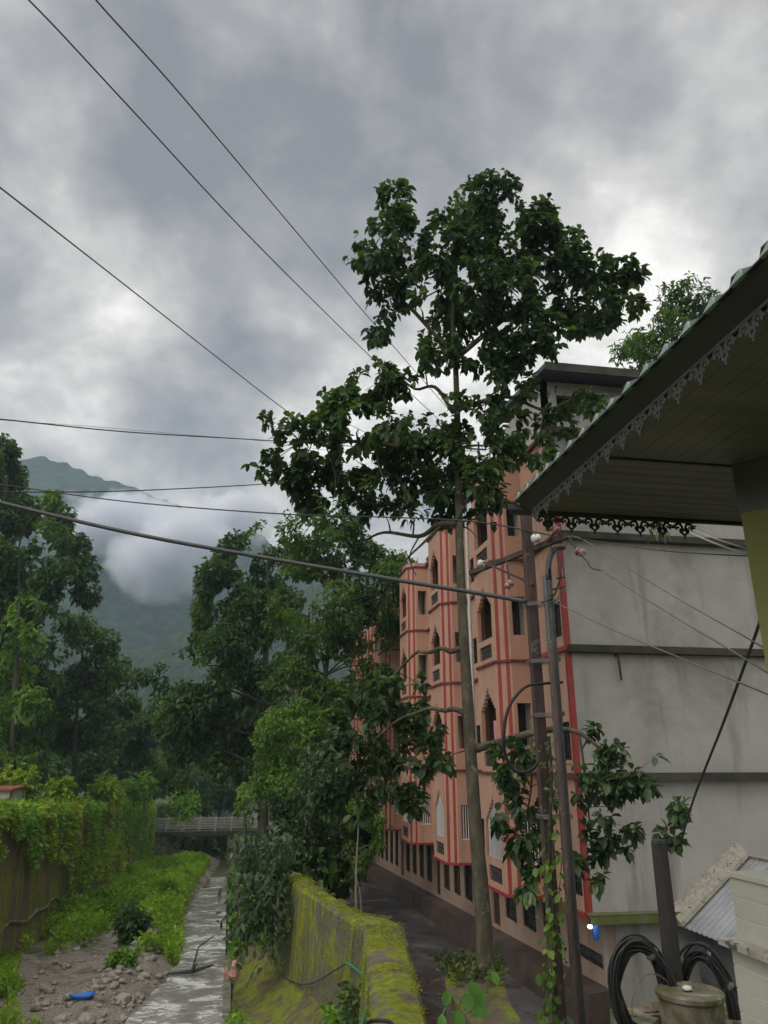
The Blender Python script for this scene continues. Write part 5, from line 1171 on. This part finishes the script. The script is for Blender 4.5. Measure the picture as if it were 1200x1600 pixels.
# driftwood in the water
E = empty('driftwood', tuple(at(300, 1522, 31)), 'dark broken branch lying across the stream rapids', 'branch'); g = MB()
w0 = zw(31)+.12
a, b_, c_ = atz(262, 1522, w0), atz(300, 1518, w0+.1), atz(333, 1508, w0+.2); g.tube([a, b_, c_], [.05, .08, .04], 6, jit=.2); g.tube([b_, atz(310, 1480, w0+.3), atz(334, 1462, w0+.4)], [.05, .03, .02], 6); g.tube([b_, b_+Vector((.2, -.3, .35))], [.05, .02], 5)
g.build('limb', M['wood'], E)
# hose and cable on the mossy wall, black ring at bottom
wire('green_hose', [face(546, 1502), face(556, 1508), at(571, 1530, 19.2), at(574, 1560, 18), at(566, 1600, 16.8), at(560, 1640, 16)], .035, surf('green_hose', (.03, .22, .13), (.04, .28, .17), 4, .45, bs=0), 'green hose running over the side of the mossy wall', cat='hose')
wire('slack_cable', [face(420, 1490), face(445, 1522), face(475, 1535), face(500, 1530), face(525, 1515), face(546, 1502)], .022, M['cablegrey'], 'slack cable drooping across the face of the mossy wall', cat='cable')
g = MB(); c_ = at(592, 1606, 13.9); g.tube([c_+Vector((.22*math.cos(k*.35), .22*math.sin(k*.35), .04)) for k in range(19)], .03, 7, False); o = g.build('rubber_ring', M['rubber'], smooth=True); tag(o, 'black rubber ring lying on the wall top at the bottom edge', 'ring')
# ------------------------------------------------------------------ bridge and hut
bl0 = at(298, 1296, 90); by_ = 91.5; dz0 = bl0.z-.15
E = empty('foot_bridge', (-5, by_, dz0-.3), 'small concrete bridge with pale horizontal railings crossing the stream', 'bridge')
g = MB(); g.box(-11.2, by_, dz0-.45, 1.6, by_+2.2, dz0); g.build('deck', M['ledge'], E)
g = MB(); g.box(-10.6, by_+.1, zw(by_)-.3, -9.2, by_+2.1, dz0-.451); g.build('abutment', M['concrete'], E); g = MB(); g.box(-2.4, by_+.1, zw(by_)-.3, -.6, by_+2.1, dz0-.451); g.build('abutment', M['concrete'], E)
for s_ in (0, 1):
    Yb = by_+.05+2.05*s_
    for k in range(4):
        z = dz0+.28+.32*k; g = MB(); g.box(-11.2, Yb, z, 1.6, Yb+.07, z+.08); g.build('rail', M['railgrey'], E)
    for k in range(8):
        x = -11.1+k*1.8; g = MB(); g.box(x-.07, Yb+.071, dz0, x+.07, Yb+.17, dz0+1.42); g.build('rail_post', M['railgrey'], E)
hb = at(2, 1233, 41); E = empty('hut', (hb.x-1, hb.y, zl(41)), 'low hut with rust red roof above the tall wall at the left edge', 'hut')
g = MB(); g.box(hb.x-4, hb.y, zl(41)-.2, hb.x+.45, hb.y+3, hb.z-.1); g.build('wall', M['white'], E)
g = MB(); g.hexa([(hb.x-4.3, hb.y-.3, hb.z-.1), (hb.x+.65, hb.y-.3, hb.z-.1), (hb.x+.65, hb.y+3.3, hb.z+.05), (hb.x-4.3, hb.y+3.3, hb.z+.05), (hb.x-4.3, hb.y-.3, hb.z+.02), (hb.x+.65, hb.y-.3, hb.z+.02), (hb.x+.65, hb.y+3.3, hb.z+.17), (hb.x-4.3, hb.y+3.3, hb.z+.17)]); g.build('roof', M['redroof'], E)
g = MB(); g.box(hb.x+.46, hb.y-.02, zl(41)-.2, hb.x+.56, hb.y+.1, hb.z-.11); g.build('corner_post', M['redroof'], E)
# ------------------------------------------------------------------ mountains and mist
m, t, b, _ = newmat('forested_slope')
c = ramp(t, [(.35, (.012, .03, .015)), (.5, (.04, .075, .03)), (.65, (.10, .15, .05))], tex(t, .022, 9, .72))
c = mixc(t, .5, c, ramp(t, [(.40, (.008, .02, .01)), (.60, (.11, .16, .05))], tex(t, .12, 6, .7)))
t.links.new(c, b.inputs['Base Color']); b.inputs['Roughness'].default_value = 1; bump(t, b, tex(t, .14, 8, .75), 1.0, 8); M['slope'] = m
def ridge(name, prof, d, depth, foot, seed, amp):
    g = MB(); nx = 320; ny = 110; pxs = [p_[0] for p_ in prof]; hs = [at(p_[0], p_[1], d).z for p_ in prof]
    for j in range(ny+1):
        v = j/ny                       # 0 foot .. .7 crest .. 1 back
        for i in range(nx+1):
            px_ = pxs[0]+(pxs[-1]-pxs[0])*i/nx; H_ = interp(px_, pxs, hs)
            dd = d-depth*(1-v/.7) if v < .7 else d+depth*.6*(v-.7)/.3
            lateral = (px_-600)/1080*d
            x = lateral*CY+dd*SY; y = -lateral*SY+dd*CY
            s = (v/.7)**1.15 if v < .7 else 1-(v-.7)/.3*.9
            nz = abs(mnoise.noise(Vector((lateral*.006+seed, dd*.0022, 0))))*1.6+.5*abs(mnoise.noise(Vector((lateral*.018+seed, dd*.008, 3))))
            z = foot+(H_-foot)*s-amp*nz*s*(1 if v < .7 else .5)*min(1, abs(v-.7)*5+.12)
            z += 5.0*mnoise.noise(Vector((x*.03, y*.03, seed)))+4*mnoise.noise(Vector((x*.08, y*.08, seed)))+4.5*abs(mnoise.noise(Vector((x*.2, y*.2, seed))))
            g.v.append((x, y, z))
    g.f = [(j*(nx+1)+i, j*(nx+1)+i+1, (j+1)*(nx+1)+i+1, (j+1)*(nx+1)+i) for j in range(ny) for i in range(nx)]
    o = g.build(name, M['slope'], origin=(0, 0, 0), smooth=True); tag(o, kind='structure'); return o
ridge('mountain', [(-700, 900), (-300, 800), (-100, 735), (40, 715), (90, 722), (130, 742), (180, 752), (230, 772), (280, 790), (330, 812), (380, 818), (430, 850), (600, 900), (900, 980), (1600, 1000)], 800, 430, -30, 1, 60)
ridge('mountain_spur', [(-400, 980), (-100, 960), (60, 930), (150, 960), (215, 1010), (255, 1010), (300, 975), (340, 950), (420, 930), (600, 900), (900, 1000), (1500, 1060)], 470, 200, -25, 5, 25)
def mist(name, c, r, dens, ns, label, thr=.45):
    g = MB(); g.ball(c, r, 20, 12, .25, 3); o = g.build(name, None, smooth=True) if False else None
    m = bpy.data.materials.new(name+'_volume'); m.use_nodes = True; t = m.node_tree; t.nodes.clear()
    out = N(t, 'ShaderNodeOutputMaterial'); v = N(t, 'ShaderNodeVolumePrincipled'); t.links.new(v.outputs[0], out.inputs['Volume'])
    v.inputs['Color'].default_value = (.98, .98, 1, 1); v.inputs['Anisotropy'].default_value = 0
    tc_ = N(t, 'ShaderNodeTexCoord'); vm = N(t, 'ShaderNodeVectorMath', operation='LENGTH')
    mp = N(t, 'ShaderNodeMapping'); mp.inputs['Scale'].default_value = (1/r[0], 1/r[1], 1/r[2]); t.links.new(tc_.outputs['Object'], mp.inputs[0]); t.links.new(mp.outputs[0], vm.inputs[0])
    fall = mth(t, 'SUBTRACT', 1.0, vm.outputs['Value'], True)
    nn = N(t, 'ShaderNodeTexNoise'); nn.inputs['Scale'].default_value = ns; nn.inputs['Detail'].default_value = 6; t.links.new(tc_.outputs['Object'], nn.inputs['Vector'])
    nz = mth(t, 'ADD', mth(t, 'MULTIPLY', nn.outputs[0], 3.6), -1.3)
    d_ = mth(t, 'MULTIPLY', mth(t, 'SUBTRACT', mth(t, 'ADD', nz, mth(t, 'MULTIPLY', fall, 1.35)), .84, True), dens)
    d_ = mth(t, 'MULTIPLY', d_, mth(t, 'MULTIPLY', fall, 6.0, True))
    t.links.new(d_, v.inputs['Density'])
    o = g.build(name, m, origin=c); o['kind'] = 'stuff'; tag(o, label, 'mist'); return o
def mp_(px_, py_, d, rx, ry, rz): return at(px_, py_, d), (rx*d/F, ry, rz*d/F)
for (a_, lb) in ((mp_(165, 815, 640, 150, 50, 62), 'white mist bank lying on the mountain left of the broad dark tree'), (mp_(262, 855, 600, 125, 45, 100), 'white mist drifting down the valley in front of the mountain'),
                 (mp_(350, 812, 650, 105, 50, 62), 'pale mist veiling the mountain shoulder beside the dark crown')):
    mist('mist_bank', a_[0], a_[1], .22, .026, lb)
# haze
g = MB(); g.box(-1300, -60, -60, 1000, 1250, 420)
m = bpy.data.materials.new('haze_air'); m.use_nodes = True; t = m.node_tree; t.nodes.clear()
out = N(t, 'ShaderNodeOutputMaterial'); v = N(t, 'ShaderNodeVolumePrincipled'); t.links.new(v.outputs[0], out.inputs['Volume'])
v.inputs['Color'].default_value = (.64, .82, 1, 1); v.inputs['Density'].default_value = .0005; v.inputs['Anisotropy'].default_value = .3
o = g.build('haze', m); o['kind'] = 'stuff'; tag(o, 'thin bluish haze filling the valley air', 'haze')
S.cycles.volume_bounces = 20; S.cycles.max_bounces = 24; S.cycles.volume_step_rate = 1.0
